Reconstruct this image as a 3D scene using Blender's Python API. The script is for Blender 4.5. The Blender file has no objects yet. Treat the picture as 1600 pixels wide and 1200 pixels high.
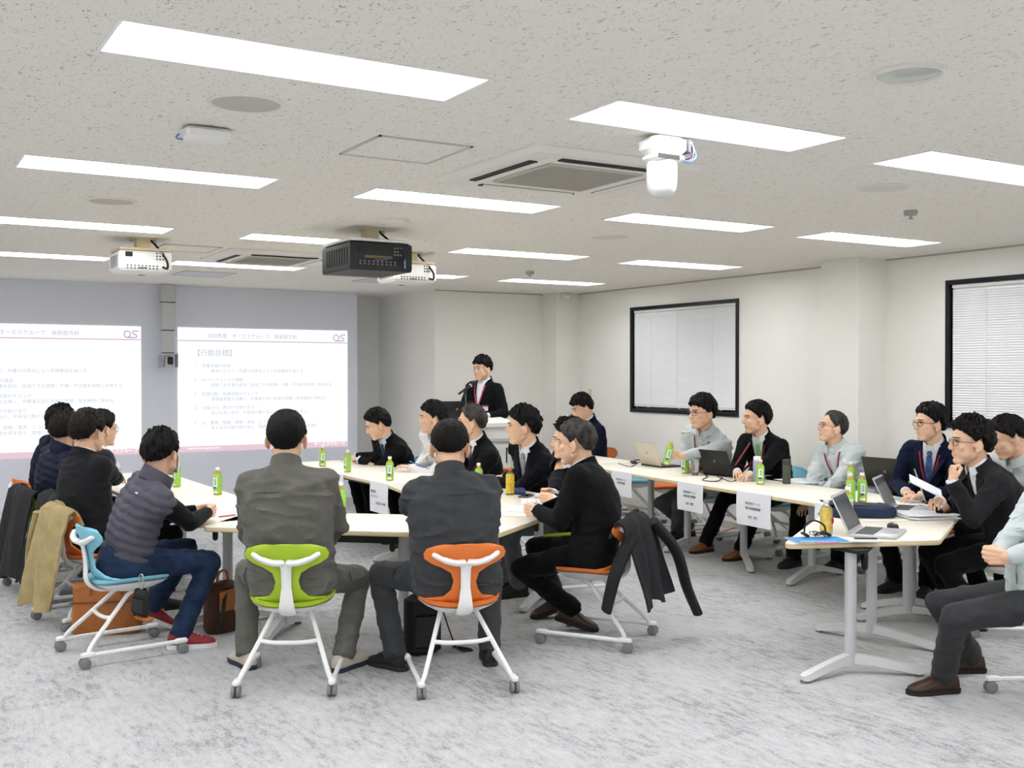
import bpy, bmesh, math, random
from mathutils import Vector as V, Matrix, noise, Quaternion
from mathutils.bvhtree import BVHTree
random.seed(7)
SC = bpy.context.scene
C = SC.collection
PI = math.pi
R = math.radians
# ------------------------------------------------------------------ camera
CAMH, FPX, YAW, PITCH = 1.58, 1681.0, R(30.94), R(-0.5716)
TZ, CZ = 0.69, 2.565            # table top height, ceiling height
cam_d = bpy.data.cameras.new('camera'); cam = bpy.data.objects.new('camera', cam_d); C.objects.link(cam)
cam.location = (0, 0, CAMH); cam.rotation_euler = (PI/2+PITCH, 0, -YAW)
cam_d.sensor_width = 36; cam_d.lens = FPX/1600*36; cam_d.clip_start = .05
SC.camera = cam
# ------------------------------------------------------------------ world and exposure
wd = bpy.data.worlds.new('world'); SC.world = wd; wd.use_nodes = True
wd.node_tree.nodes['Background'].inputs[0].default_value = (.75, .8, .9, 1)
wd.node_tree.nodes['Background'].inputs[1].default_value = .3
SC.view_settings.view_transform = 'Standard'; SC.view_settings.look = 'None'
SC.view_settings.exposure = 0.33; SC.view_settings.gamma = 1.0; SC.view_settings.use_curve_mapping = False
LAMP = 12.0                       # radiance of the fluorescent diffusers

# ------------------------------------------------------------------ pixel -> place
def ray(x, y):
    a, b, c = (x-800)/FPX, 1.0, (600-y)/FPX
    cp, sp = math.cos(PITCH), math.sin(PITCH)
    b, c = cp*b-sp*c, sp*b+cp*c
    cy, sy = math.cos(YAW), math.sin(YAW)
    return V((cy*a+sy*b, -sy*a+cy*b, c))
def G(x, y, z=0.0):              # where the pixel's line of sight meets height z
    r = ray(x, y); t = (z-CAMH)/r.z
    return V((r.x*t, r.y*t, z))
def D(x, y, d):                  # the point on that line at distance d ahead of the camera
    r = ray(x, y); f = r.x*math.sin(YAW)+r.y*math.cos(YAW)
    return V((0, 0, CAMH))+r*(d/f)
def depth(p): return p[0]*math.sin(YAW)+p[1]*math.cos(YAW)

# ------------------------------------------------------------------ materials
def lin(c):
    if isinstance(c, str):
        c = [int(c[i:i+2], 16)/255 for i in (0, 2, 4)]
    return tuple(v/12.92 if v <= .04045 else ((v+.055)/1.055)**2.4 for v in c)+(1,)
MATS = {}
def M(name, col, rough=.6, metal=0, var=None, bump=None, emit=0, spec=.5, trans=0, sheen=0, alpha=1, ior=1.45):
    """var=(scale, amount, stretch) colour noise, bump=(scale, strength, stretch) fine relief"""
    if name in MATS: return MATS[name]
    m = bpy.data.materials.new(name); m.use_nodes = True; MATS[name] = m
    nt = m.node_tree; b = nt.nodes['Principled BSDF']; L = nt.links
    c = lin(col)
    b.inputs['Base Color'].default_value = c; b.inputs['Roughness'].default_value = rough
    b.inputs['Metallic'].default_value = metal; b.inputs['Specular IOR Level'].default_value = spec
    b.inputs['Transmission Weight'].default_value = trans; b.inputs['IOR'].default_value = ior
    if sheen: b.inputs['Sheen Weight'].default_value = sheen
    if emit:
        b.inputs['Emission Color'].default_value = c; b.inputs['Emission Strength'].default_value = emit
    def coords(st):
        tc = nt.nodes.new('ShaderNodeTexCoord'); mp = nt.nodes.new('ShaderNodeMapping')
        mp.inputs['Scale'].default_value = st; L.new(tc.outputs['Object'], mp.inputs[0]); return mp
    if var:
        mp = coords(var[2] if len(var) > 2 else (1, 1, 1))
        n = nt.nodes.new('ShaderNodeTexNoise'); n.inputs['Scale'].default_value = var[0]; n.inputs['Detail'].default_value = 5
        L.new(mp.outputs[0], n.inputs['Vector'])
        r = nt.nodes.new('ShaderNodeValToRGB'); a = var[1]
        r.color_ramp.elements[0].position = .3; r.color_ramp.elements[1].position = .7
        r.color_ramp.elements[0].color = tuple(max(0, v*(1-a)) for v in c[:3])+(1,)
        r.color_ramp.elements[1].color = tuple(min(1, v*(1+a)) for v in c[:3])+(1,)
        L.new(n.outputs['Fac'], r.inputs[0]); L.new(r.outputs[0], b.inputs['Base Color'])
    if bump:
        mp = coords(bump[2] if len(bump) > 2 else (1, 1, 1))
        n = nt.nodes.new('ShaderNodeTexNoise'); n.inputs['Scale'].default_value = bump[0]; n.inputs['Detail'].default_value = 6
        L.new(mp.outputs[0], n.inputs['Vector'])
        u = nt.nodes.new('ShaderNodeBump'); u.inputs['Strength'].default_value = bump[1]; u.inputs['Distance'].default_value = .01
        L.new(n.outputs['Fac'], u.inputs['Height']); L.new(u.outputs[0], b.inputs['Normal'])
    return m

# ------------------------------------------------------------------ mesh building
def frame(t, up=V((0, 0, 1))):
    t = t.normalized()
    if abs(t.dot(up)) > .97: up = V((0, 1, 0)) if abs(t.y) < .9 else V((1, 0, 0))
    x = t.cross(up).normalized(); return x, x.cross(t).normalized()
class MB:
    def __init__(s): s.v = []; s.f = []; s.m = []; s.mi = 0; s.X = None
    def P(s, p):
        p = V(p)
        s.v.append(s.X @ p if s.X else p); return len(s.v)-1
    def F(s, ids): s.f.append(tuple(ids)); s.m.append(s.mi)
    def box(s, c, d, rot=None):
        c = V(c); h = V(d)/2; ids = []
        for k in range(8):
            p = V((h.x*(1 if k & 1 else -1), h.y*(1 if k & 2 else -1), h.z*(1 if k & 4 else -1)))
            if rot: p = rot @ p
            ids.append(s.P(c+p))
        for q in ((0, 2, 3, 1), (4, 5, 7, 6), (0, 1, 5, 4), (2, 6, 7, 3), (0, 4, 6, 2), (1, 3, 7, 5)): s.F([ids[i] for i in q])
        return s
    def bbox(s, c, d, b=.006, rot=None):       # box with chamfered vertical edges and top/bottom rims
        c = V(c); h = V(d)/2; b = min(b, h.x*.9, h.y*.9, h.z*.9)
        rings = []
        for z, i in ((-h.z, b), (-h.z+b, 0), (h.z-b, 0), (h.z, b)):
            x, y = h.x-i, h.y-i; q = b
            rings.append([V(p) for p in ((-x+q, -y, z), (x-q, -y, z), (x, -y+q, z), (x, y-q, z), (x-q, y, z), (-x+q, y, z), (-x, y-q, z), (-x, -y+q, z))])
        rings = [[c+(rot @ p if rot else p) for p in r] for r in rings]
        return s.loft(rings)
    def loft(s, rings, cap=True, closed=True):
        n = len(rings[0]); ids = [[s.P(p) for p in r] for r in rings]
        for a, b in zip(ids, ids[1:]):
            for i in range(n if closed else n-1):
                j = (i+1) % n; s.F((a[i], a[j], b[j], b[i]))
        if cap and closed:
            s.F(tuple(reversed(ids[0]))); s.F(tuple(ids[-1]))
        return s
    def tube(s, pts, r, n=8, cap=True, flat=1.0, up=V((0, 0, 1))):
        pts = [V(p) for p in pts]
        rs = r if isinstance(r, (list, tuple)) else [r]*len(pts)
        rings = []; x = None
        for i, p in enumerate(pts):
            t = (pts[min(i+1, len(pts)-1)]-pts[max(i-1, 0)])
            if t.length < 1e-9: t = V((0, 0, 1))
            t.normalize()
            if x is None: x, y = frame(t, up)
            else:
                x = (x-t*x.dot(t))
                if x.length < 1e-6: x, y = frame(t, up)
                x.normalize(); y = x.cross(t).normalized()
            rings.append([p+(x*math.cos(a)*rs[i]+y*math.sin(a)*rs[i]*flat) for a in [2*PI*k/n for k in range(n)]])
        return s.loft(rings, cap)
    def cyl(s, a, b, r, n=16, r2=None): return s.tube([a, b], [r, r if r2 is None else r2], n)
    def lathe(s, prof, n=16, o=(0, 0, 0), X=None):
        o = V(o); rings = []
        for r, z in prof:
            ring = [V((r*math.cos(2*PI*k/n), r*math.sin(2*PI*k/n), z)) for k in range(n)]
            rings.append([o+(X @ p if X else p) for p in ring])
        return s.loft(rings)
    def ell(s, c, r, n=12, m=8, rot=None):
        c = V(c); r = V((r, r, r)) if not hasattr(r, '__len__') else V(r); ids = []
        top = None
        rings = []
        for i in range(1, m):
            a = PI*i/m
            ring = [V((r.x*math.sin(a)*math.cos(2*PI*k/n), r.y*math.sin(a)*math.sin(2*PI*k/n), -r.z*math.cos(a))) for k in range(n)]
            rings.append([s.P(c+(rot @ p if rot else p)) for p in ring])
        b = V((0, 0, -r.z)); t = V((0, 0, r.z))
        ib = s.P(c+(rot @ b if rot else b)); it = s.P(c+(rot @ t if rot else t))
        for A, B in zip(rings, rings[1:]):
            for k in range(n): s.F((A[k], A[(k+1) % n], B[(k+1) % n], B[k]))
        for k in range(n):
            s.F((ib, rings[0][(k+1) % n], rings[0][k])); s.F((it, rings[-1][k], rings[-1][(k+1) % n]))
        return s
    def cap(s, a, b, r0, r1=None, n=10):       # capsule with tapered sides
        a, b = V(a), V(b); r1 = r0 if r1 is None else r1
        t = b-a; L = t.length
        if L < 1e-6: return s.ell(a, r0)
        t /= L; pts = []; rs = []
        for k in (-.98, -.8, -.45): pts.append(a+t*r0*k); rs.append(r0*math.sqrt(1-k*k))
        pts.append(a); rs.append(r0); pts.append(b); rs.append(r1)
        for k in (.45, .8, .98): pts.append(b+t*r1*k); rs.append(r1*math.sqrt(1-k*k))
        return s.tube(pts, rs, n)
    def sheet(s, grid, th=.002, up=None):      # thick sheet from a grid of points
        nr, nc = len(grid), len(grid[0]); g = [[V(p) for p in r] for r in grid]
        nn = []
        for i in range(nr):
            row = []
            for j in range(nc):
                a = g[min(i+1, nr-1)][j]-g[max(i-1, 0)][j]; b = g[i][min(j+1, nc-1)]-g[i][max(j-1, 0)]
                q = a.cross(b); row.append(q.normalized() if q.length > 1e-12 else V((0, 0, 1)))
            nn.append(row)
        A = [[s.P(g[i][j]+nn[i][j]*th/2) for j in range(nc)] for i in range(nr)]
        B = [[s.P(g[i][j]-nn[i][j]*th/2) for j in range(nc)] for i in range(nr)]
        for i in range(nr-1):
            for j in range(nc-1):
                s.F((A[i][j], A[i+1][j], A[i+1][j+1], A[i][j+1])); s.F((B[i][j], B[i][j+1], B[i+1][j+1], B[i+1][j]))
        for i in range(nr-1):
            s.F((A[i][0], B[i][0], B[i+1][0], A[i+1][0])); s.F((A[i][-1], A[i+1][-1], B[i+1][-1], B[i][-1]))
        for j in range(nc-1):
            s.F((A[0][j], A[0][j+1], B[0][j+1], B[0][j])); s.F((A[-1][j], B[-1][j], B[-1][j+1], A[-1][j+1]))
        return s
    def poly(s, pts, z0, z1, bev=0):           # vertical prism, optional bevelled rims
        pts = [V((p[0], p[1], 0)) for p in pts]
        ar = sum(a.x*b.y-b.x*a.y for a, b in zip(pts, pts[1:]+pts[:1]))
        if ar < 0: pts = pts[::-1]
        def inset(d):
            out = []
            n = len(pts)
            for i in range(n):
                e0 = (pts[i]-pts[i-1]).normalized(); e1 = (pts[(i+1) % n]-pts[i]).normalized()
                m = V((-e0.y-e1.y, e0.x+e1.x, 0)); L = m.length
                m = m/L; k = max(.3, m.dot(V((-e0.y, e0.x, 0)))); out.append(pts[i]+m*d/k)
            return out
        lv = [(z0, bev), (z0+bev*.35, bev*.3), (z0+bev, 0), (z1-bev, 0), (z1-bev*.35, bev*.3), (z1, bev)] if bev else [(z0, 0), (z1, 0)]
        return s.loft([[V((p.x, p.y, z)) for p in (inset(d) if d else pts)] for z, d in lv])
    def mesh(s, name='m'):
        me = bpy.data.meshes.new(name); me.from_pydata([tuple(v) for v in s.v], [], s.f); return me
    def build(s, name, mats, parent=None, smooth=True, X=None):
        me = s.mesh(name)
        if not isinstance(mats, (list, tuple)): mats = [mats]
        for m in mats: me.materials.append(m)
        if any(s.m): me.polygons.foreach_set('material_index', s.m)
        return put(name, me, parent, smooth, X)
def put(name, me, parent=None, smooth=True, X=None, ang=42):
    if smooth:
        try: me.shade_smooth()
        except Exception: pass
        try: me.set_sharp_from_angle(angle=R(ang))
        except Exception: pass
    o = bpy.data.objects.new(name, me); C.objects.link(o)
    if X is not None: o.matrix_world = X
    if parent is not None: o.parent = parent
    return o
def tag(o, label=None, cat=None, group=None, kind=None):
    if label: o['label'] = label
    if cat: o['category'] = cat
    if group: o['group'] = group
    if kind: o['kind'] = kind
    return o
def thing(name, label, cat, loc=(0, 0, 0), rz=0, group=None):
    o = bpy.data.objects.new(name, None); C.objects.link(o); o.empty_display_size = .1
    o.location = loc; o.rotation_euler = (0, 0, rz); return tag(o, label, cat, group)
def dup(o, loc=None, rz=None, label=None, group=None, parent=None):
    c = o.copy(); C.objects.link(c)
    if parent is not None: c.parent = parent
    if loc is not None: c.location = loc
    if rz is not None: c.rotation_euler = (0, 0, rz)
    if label: c['label'] = label
    if group: c['group'] = group
    for ch in list(o.children): dup(ch, parent=c)
    return c
def bez(pts, n=12):              # Catmull-Rom through points
    pts = [V(p) for p in pts]; out = []
    q = [pts[0]*2-pts[1]]+pts+[pts[-1]*2-pts[-2]]
    for i in range(1, len(q)-2):
        for k in range(n):
            t = k/n
            out.append(.5*((2*q[i])+(q[i+1]-q[i-1])*t+(2*q[i-1]-5*q[i]+4*q[i+1]-q[i+2])*t*t+(3*q[i]-q[i-1]-3*q[i+1]+q[i+2])*t**3))
    out.append(pts[-1]); return out
def lerp(a, b, t): return a+(b-a)*t
def interp(tab, t):
    for (a, x), (b, y) in zip(tab, tab[1:]):
        if t <= b: return x+(y-x)*max(0, min(1, (t-a)/(b-a)))
    return tab[-1][1]
def sstep(a, b, x):
    t = max(0., min(1., (x-a)/(b-a))); return t*t*(3-2*t)
def text(body, size, mat, name='lettering', parent=None, X=None, align='LEFT', th=.0004, bold=0):
    cu = bpy.data.curves.new(name, 'FONT'); cu.body = body; cu.size = size; cu.align_x = align
    cu.resolution_u = 2; cu.extrude = th; cu.offset = bold
    t = bpy.data.objects.new(name, cu); C.objects.link(t)
    dg = bpy.context.evaluated_depsgraph_get()
    me = bpy.data.meshes.new_from_object(t.evaluated_get(dg)); bpy.data.objects.remove(t); bpy.data.curves.remove(cu)
    me.materials.clear(); me.materials.append(mat); me.name = name
    o = put(name, me, parent, False)
    if X is not None:
        if parent is not None: o.matrix_local = X
        else: o.matrix_world = X
    return o
# ================================================================== the room
WALL = M('wall_vinyl', 'F3F1EB', .75, bump=(160, .25), var=(2, .02))
SCRW = M('screen_wall_paint', 'E6E9F3', .7, bump=(220, .12))
WHITE = M('white_paint', 'F2F1EE', .45)
BLACK = M('black_plastic', '141416', .45)
ALU = M('black_aluminium', '14171E', .35, metal=.3)
def ceiling_mat():
    m = M('ceiling_board', 'F0ECE4', .9); nt = m.node_tree; L = nt.links; b = nt.nodes['Principled BSDF']
    tc = nt.nodes.new('ShaderNodeTexCoord'); mp = nt.nodes.new('ShaderNodeMapping')
    mp.inputs['Scale'].default_value = (60, 28, 1); mp.inputs['Rotation'].default_value = (0, 0, .5)
    L.new(tc.outputs['Object'], mp.inputs[0])
    n = nt.nodes.new('ShaderNodeTexNoise'); n.inputs['Scale'].default_value = 1.3; n.inputs['Detail'].default_value = 3; n.inputs['Distortion'].default_value = 1.5
    L.new(mp.outputs[0], n.inputs['Vector'])
    r = nt.nodes.new('ShaderNodeValToRGB'); e = r.color_ramp.elements
    e[0].position = .30; e[0].color = lin('B4AA9C'); e[1].position = .40; e[1].color = lin('F0ECE4')
    L.new(n.outputs['Fac'], r.inputs[0]); L.new(r.outputs[0], b.inputs['Base Color'])
    u = nt.nodes.new('ShaderNodeBump'); u.inputs['Strength'].default_value = .5; u.inputs['Distance'].default_value = .004
    L.new(r.outputs[0], u.inputs['Height']); L.new(u.outputs[0], b.inputs['Normal']); return m
def carpet_mat():
    m = M('carpet', '9C9D9F', .95, spec=.15); nt = m.node_tree; L = nt.links; b = nt.nodes['Principled BSDF']
    tc = nt.nodes.new('ShaderNodeTexCoord')
    def nz(scale, st, det, rough=.6):
        mp = nt.nodes.new('ShaderNodeMapping'); mp.inputs['Scale'].default_value = st
        n = nt.nodes.new('ShaderNodeTexNoise'); n.inputs['Scale'].default_value = scale; n.inputs['Detail'].default_value = det
        n.inputs['Roughness'].default_value = rough
        L.new(tc.outputs['Object'], mp.inputs[0]); L.new(mp.outputs[0], n.inputs['Vector']); return n
    a = nz(3.2, (1, .45, 1), 6, .65); c = nz(30, (1, .3, 1), 5, .7); d = nz(120, (1, .5, 1), 3)
    # carpet tiles half a metre square: each has its own shade
    mp = nt.nodes.new('ShaderNodeMapping'); mp.inputs['Scale'].default_value = (2, 2, 2); L.new(tc.outputs['Object'], mp.inputs[0])
    fl = nt.nodes.new('ShaderNodeVectorMath'); fl.operation = 'FLOOR'; L.new(mp.outputs[0], fl.inputs[0])
    wn = nt.nodes.new('ShaderNodeTexWhiteNoise'); L.new(fl.outputs[0], wn.inputs['Vector'])
    def mul(s, k):
        q = nt.nodes.new('ShaderNodeMath'); q.operation = 'MULTIPLY'; q.inputs[1].default_value = k; L.new(s, q.inputs[0]); return q.outputs[0]
    def add(x, y):
        q = nt.nodes.new('ShaderNodeMath'); L.new(x, q.inputs[0]); L.new(y, q.inputs[1]); return q.outputs[0]
    s = add(add(mul(a.outputs['Fac'], .26), mul(c.outputs['Fac'], .5)), add(mul(d.outputs['Fac'], .3), mul(wn.outputs['Value'], .05)))
    r = nt.nodes.new('ShaderNodeValToRGB'); e = r.color_ramp.elements
    e[0].position = .44; e[0].color = lin('8C8D8E'); e[1].position = .68; e[1].color = lin('C4C5C6')
    k = e.new(.54); k.color = lin('B3B4B5')
    L.new(s, r.inputs[0]); L.new(r.outputs[0], b.inputs['Base Color'])
    u = nt.nodes.new('ShaderNodeBump'); u.inputs['Strength'].default_value = .6; u.inputs['Distance'].default_value = .006
    L.new(s, u.inputs['Height']); L.new(u.outputs[0], b.inputs['Normal']); return m
CEIL, CARPET = ceiling_mat(), carpet_mat()
XL, XR, YB, YS, YF, YA = -3.2, 7.58, -4.2, 12.35, 11.34, 12.95   # walls: left, right, back, screen, far right, alcove
XS, XA = 5.18, 5.74
def struct(name, mb, m, label=None, smooth=False):
    o = mb.build(name, m, None, smooth); o['kind'] = 'structure'
    if label: o['label'] = label
    return o
struct('floor', MB().box(((XL+XR)/2, (YB+YA)/2, -.05), (XR-XL+.4, YA-YB+.4, .1)), CARPET, 'grey mottled carpet tile floor')
T = .12
def wall(name, x0, y0, x1, y1, m=WALL): struct(name, MB().box(((x0+x1)/2, (y0+y1)/2, CZ/2+.1), (abs(x1-x0), abs(y1-y0), CZ+.2)), m)
wall('wall_front', XL, YS, XS, YS+.1, SCRW)
wall('wall_alcove', XS-.3, YA, XA+.3, YA+T)
wall('wall_alcove_side', XA, YF, XA+T, YA)
wall('wall_far', XA+T, YF, XR+T, YF+T)
wall('wall_left', XL-T, YB, XL, YS); wall('wall_back', XL, YB-T, XR, YB)
# right wall with two window openings
WZ0, WZ1 = 1.136, 2.338
WINS = [(8.17, 9.97), (3.93, 5.73)]
mb = MB(); ys = [YB, 3.93, 5.73, 8.17, 9.97, YF]
for i in range(5):
    a, b_ = ys[i], ys[i+1]
    if i in (1, 3):
        mb.box((XR+T/2, (a+b_)/2, WZ0/2), (T, b_-a, WZ0)); mb.box((XR+T/2, (a+b_)/2, (WZ1+CZ+.2)/2), (T, b_-a, CZ+.2-WZ1))
    else: mb.box((XR+T/2, (a+b_)/2, CZ/2+.1), (T, b_-a, CZ+.2))
struct('wall_right', mb, WALL)
struct('wall_pillar_right', MB().box((7.226+.177, 6.54, CZ/2), (.354, .42, CZ)), WALL)
struct('wall_pillar_corner', MB().box((7.24+.17, 11.18, CZ/2), (.34, .32, CZ)), WALL)
BASE = M('baseboard_vinyl', 'C9C5BC', .5)
for n, c, d in (('baseboard_front', (XL/2+XS/2, YS-.006, .03), (XS-XL, .012, .06)), ('baseboard_right', (XR-.006, (YB+YF)/2, .03), (.012, YF-YB, .06)),
                ('baseboard_far', (XA/2+7.24/2, YF-.006, .03), (7.24-XA, .012, .06)), ('baseboard_left', (XL+.006, (YB+YS)/2, .03), (.012, YS-YB, .06))):
    struct(n, MB().box(c, d), BASE)
# ceiling trim line along the walls
TRIM = M('ceiling_trim', 'B9B4AA', .6)
struct('trim_1', MB().box((XR-.006, (YB+YF)/2, CZ-.006), (.012, YF-YB, .012)), TRIM)
struct('trim_2', MB().box((XA/2+7.24/2, YF-.006, CZ-.006), (7.24-XA, .012, .012)), TRIM)
# ---- ceiling with openings for the recessed lamps
k = (CZ-CAMH)/1.04
LX0, LDX, LLN = .6494*k, 1.81*k, 1.2364*k
LY0, LDY, LW = 3.3102*k, 2.2684*k, .3399*k
lamps = []
for c in range(-2, 4):
    for r in range(-3, 4):
        x, y = LX0+c*LDX, LY0+r*LDY
        if x > XL+.2 and y > YB+.2: lamps.append((x, y))
xs = sorted({XL, XR}|{round(q, 5) for x, y in lamps for q in (x, x+LLN)})
ysn = sorted({YB, YA}|{round(q, 5) for x, y in lamps for q in (y, y+LW)})
hole = {(round(x, 5), round(y, 5)) for x, y in lamps}
mb = MB()
ids = {(x, y): mb.P((x, y, CZ)) for x in xs for y in ysn}
for x0, x1 in zip(xs, xs[1:]):
    for y0, y1 in zip(ysn, ysn[1:]):
        if (x0, y0) in hole: continue
        mb.F((ids[x0, y0], ids[x0, y1], ids[x1, y1], ids[x1, y0]))
struct('ceiling', mb, CEIL, 'speckled off-white ceiling board')
struct('ceiling_slab', MB().box(((XL+XR)/2, (YB+YA)/2, CZ+.25), (XR-XL, YA-YB, .1)), WHITE)
# ---- recessed lamps
GLOW = M('lamp_diffuser', 'FBFCFF', .5, emit=LAMP)
REFL = M('lamp_reflector', 'F7F7F5', .35)
def lamp_proto():
    t = thing('ceiling_light', 'recessed white trough light glowing in the ceiling', 'ceiling light', group='recessed ceiling lights')
    b = .012; dz = .07; e = .06; w2 = .035
    mb = MB()                                    # sloping reflector sides
    O = [(0, 0, 0), (LLN, 0, 0), (LLN, LW, 0), (0, LW, 0)]; I = [(e*.4, w2, dz), (LLN-e, w2, dz), (LLN-e, LW-w2, dz), (e*.4, LW-w2, dz)]
    rings = [[V(p) for p in O], [V(p) for p in I]]
    mb.loft(rings, cap=False); mb.build('reflector', REFL, t, False)
    mb = MB()                                    # thin frame lip below the board
    for c, d in (((LLN/2, -b/2, -.002), (LLN+2*b, b, .006)), ((LLN/2, LW+b/2, -.002), (LLN+2*b, b, .006)), ((-b/2, LW/2, -.002), (b, LW, .006)), ((LLN+b/2, LW/2, -.002), (b, LW, .006))): mb.box(c, d)
    mb.build('frame', WHITE, t, False)
    mb = MB(); rows = []
    for i in range(7):
        a = i/6; y = w2+(LW-2*w2)*a; z = dz-.062*math.sin(PI*a)
        rows.append([(e*.4, y, z), (LLN-e, y, z)])
    mb.sheet(rows, .004); mb.build('diffuser', GLOW, t, True)
    return t
t0 = None
for x, y in lamps:
    if t0 is None: t0 = lamp_proto(); t0.location = (x, y, CZ)
    else: dup(t0, (x, y, CZ))
# ---- windows: black frames with closed white venetian blinds
SLAT = M('blind_slat', 'F6F7FA', .5); GLASS = M('window_glass', '30343A', .08, spec=.8)
for n, (a, b_) in enumerate(WINS, 1):
    o = bpy.data.objects.new('window_%d' % n, None); C.objects.link(o); o['kind'] = 'structure'
    o['label'] = 'black framed window with closed white blind, ' + ('beside the corner of the room' if n == 1 else 'beyond the wide pillar')
    o.location = (XR, (a+b_)/2, (WZ0+WZ1)/2); w, h = b_-a, WZ1-WZ0
    fw = .038; mb = MB()
    for c, d in (((.02, 0, h/2-fw/2), (.07, w, fw)), ((.02, 0, -h/2+fw/2), (.07, w, fw)), ((.02, w/2-fw/2, 0), (.07, fw, h-2*fw)), ((.02, -w/2+fw/2, 0), (.07, fw, h-2*fw))): mb.box(c, d)
    mb.build('window_frame', ALU, o, False)
    MB().box((.07, 0, 0), (.006, w-2*fw, h-2*fw)).build('pane', GLASS, o, False)
    MB().bbox((.02, 0, h/2-fw-.015), (.03, w-2*fw-.02, .03), .004).build('head_rail', WHITE, o, False)
    MB().bbox((.02, 0, -h/2+fw+.035), (.022, w-2*fw-.03, .018), .004).build('bottom_rail', WHITE, o, False)
    for q in (-.7, -.3, .05, .65):
        MB().box((.008, q*w/2, -h/2+fw+.025), (.006, .02, .012)).build('cord_clip', WHITE, o, False)
    ns = 52; z0 = -h/2+fw+.05; z1 = h/2-fw-.035; me = None
    for i in range(ns):
        z = z0+(z1-z0)*(i+.5)/ns
        if me is None:
            g = []
            for a_ in (-1, -.3, .3, 1): g.append([(.004*(1-a_*a_)*-1+.006*a_, -w/2+fw+.012, a_*.0125), (.004*(1-a_*a_)*-1+.006*a_, w/2-fw-.012, a_*.0125)])
            mb = MB().sheet(g, .0012); s = mb.build('slat', SLAT, o, True); me = s.data
        else:
            s = bpy.data.objects.new('slat', me); C.objects.link(s); s.parent = o
        s.location = (.02, 0, z)
    mb = MB()
    for q in (-.55, .1, .6): mb.box((.006, q*w/2, .01), (.002, .004, h-2*fw-.06))
    mb.build('ladder_cord', WHITE, o, False)
# ================================================================== ceiling fixtures
PLAST = M('off_white_plastic', 'E9E6DF', .5); CREAM = M('cream_metal', 'DCCFA8', .5); GRILL = M('grille_grey', 'CBC6BC', .7, bump=(300, .5))
DARK = M('dark_slot', '2A2825', .6); STEEL = M('steel', 'A8A8A8', .35, metal=.8); LGREY = M('light_grey_plastic', 'C9C9CA', .5)
def ring_disc(name, label, cat, p, r, m_in, group=None, drop=.008, badge=False):
    t = thing(name, label, cat, (p.x, p.y, CZ), 0, group)
    MB().lathe([(r*.86, -drop*.4), (r*.9, -drop), (r*.97, -drop), (r, -drop*.4), (r, 0), (r*.86, 0)], 40).build('bezel', PLAST, t)
    MB().lathe([(r*.01, -drop*1.1), (r*.5, -drop*1.05), (r*.87, -drop*.5), (r*.87, 0)], 40).build('grille', m_in, t)
    if badge: MB().box((0, -.01, -drop*1.15), (.03, .006, .001)).build('badge', LGREY, t)
    return t
ring_disc('ceiling_speaker', 'round grey ceiling speaker before the nearest light, by the small wall box', 'speaker', G(385, 161, CZ), .141, GRILL, badge=True)
ring_disc('ceiling_speaker', 'round grey ceiling speaker over the left tables, before the white projector', 'speaker', G(175, 314, CZ), .141, GRILL, badge=True)
ring_disc('ceiling_speaker', 'round pale ceiling speaker between two lights near the right wall', 'speaker', G(1380, 293, CZ), .141, M('grille_pale', 'DDD9D1', .7), badge=True)
ring_disc('ceiling_speaker', 'round pale ceiling speaker between the middle lights, beyond the dome camera', 'speaker', G(952, 370, CZ), .141, M('grille_pale', 'CFCBC3', .7), badge=True)
ring_disc('smoke_detector', 'small round white ceiling disc just beyond the air conditioner panel', 'detector', G(616, 343, CZ), .095, PLAST, drop=.02)
t = ring_disc('downlight', 'unlit round recessed downlight with a clear lens', 'downlight', G(1420, 113, CZ), .118, M('lens_grey', 'BFC3C0', .15), drop=.014)
for nm, lab, px, py in (('sprinkler', 'small grey sprinkler head on the ceiling near the right wall', 1423, 329), ('sprinkler', 'small grey sprinkler head above the presenter', 828, 424)):
    p = G(px, py, CZ); t = thing(nm, lab, 'sprinkler', (p.x, p.y, CZ))
    MB().lathe([(.04, 0), (.042, -.012), (.036, -.03), (.012, -.03)], 20).build('body', M('sprinkler_grey', 'A9A6A0', .5), t)
    MB().lathe([(.008, -.028), (.008, -.045), (.018, -.047), (.018, -.052), (.004, -.054)], 14).build('nozzle', STEEL, t)
p = V((7.35, 10.98, CZ)); t = thing('wall_sensor', 'small white sensor box up at the far corner pillar', 'sensor', (p.x, p.y, p.z))
MB().bbox((0, 0, -.03), (.1, .06, .06), .01).build('housing', PLAST, t); MB().ell((0, -.03, -.045), (.03, .015, .018)).build('lens', WHITE, t)
def aircon(label, x, y):
    t = thing('ceiling_air_conditioner', label, 'air conditioner', (x, y, CZ)); s = .475
    mb = MB(); mb.loft([[V((a*q, b*q, z)) for a, b in ((-1, -1), (1, -1), (1, 1), (-1, 1))] for q, z in ((s, 0), (s, -.008), (s-.03, -.03), (.29, -.036), (.285, -.028))])
    mb.build('panel', PLAST, t, False)
    mb = MB(); mb.bbox((0, 0, -.032), (.53, .53, .014), .004); mb.build('intake_grille', GRILL, t, False)
    mb = MB()
    for q in range(-12, 13): mb.box((0, q*.02, -.0405), (.5, .003, .003))
    mb.build('grille_bars', M('grille_bar', 'B5B0A6', .7), t, False)
    for q in range(4):
        X = Matrix.Rotation(q*PI/2, 4, 'Z')
        a = MB(); a.X = X; a.box((0, -.365, -.036), (.56, .042, .006)); a.build('outlet_slot', DARK, t, False)
        a = MB(); a.X = X; a.bbox((0, -.352, -.041), (.54, .022, .004), .002, Matrix.Rotation(.35, 3, 'X')); a.build('louvre', PLAST, t, False)
    MB().bbox((-.33, -.33, -.035), (.05, .05, .02), .006).build('sensor', PLAST, t)
aircon('square ceiling air conditioner with tan grille, beside the dome camera', 2.93, 4.37)
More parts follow.
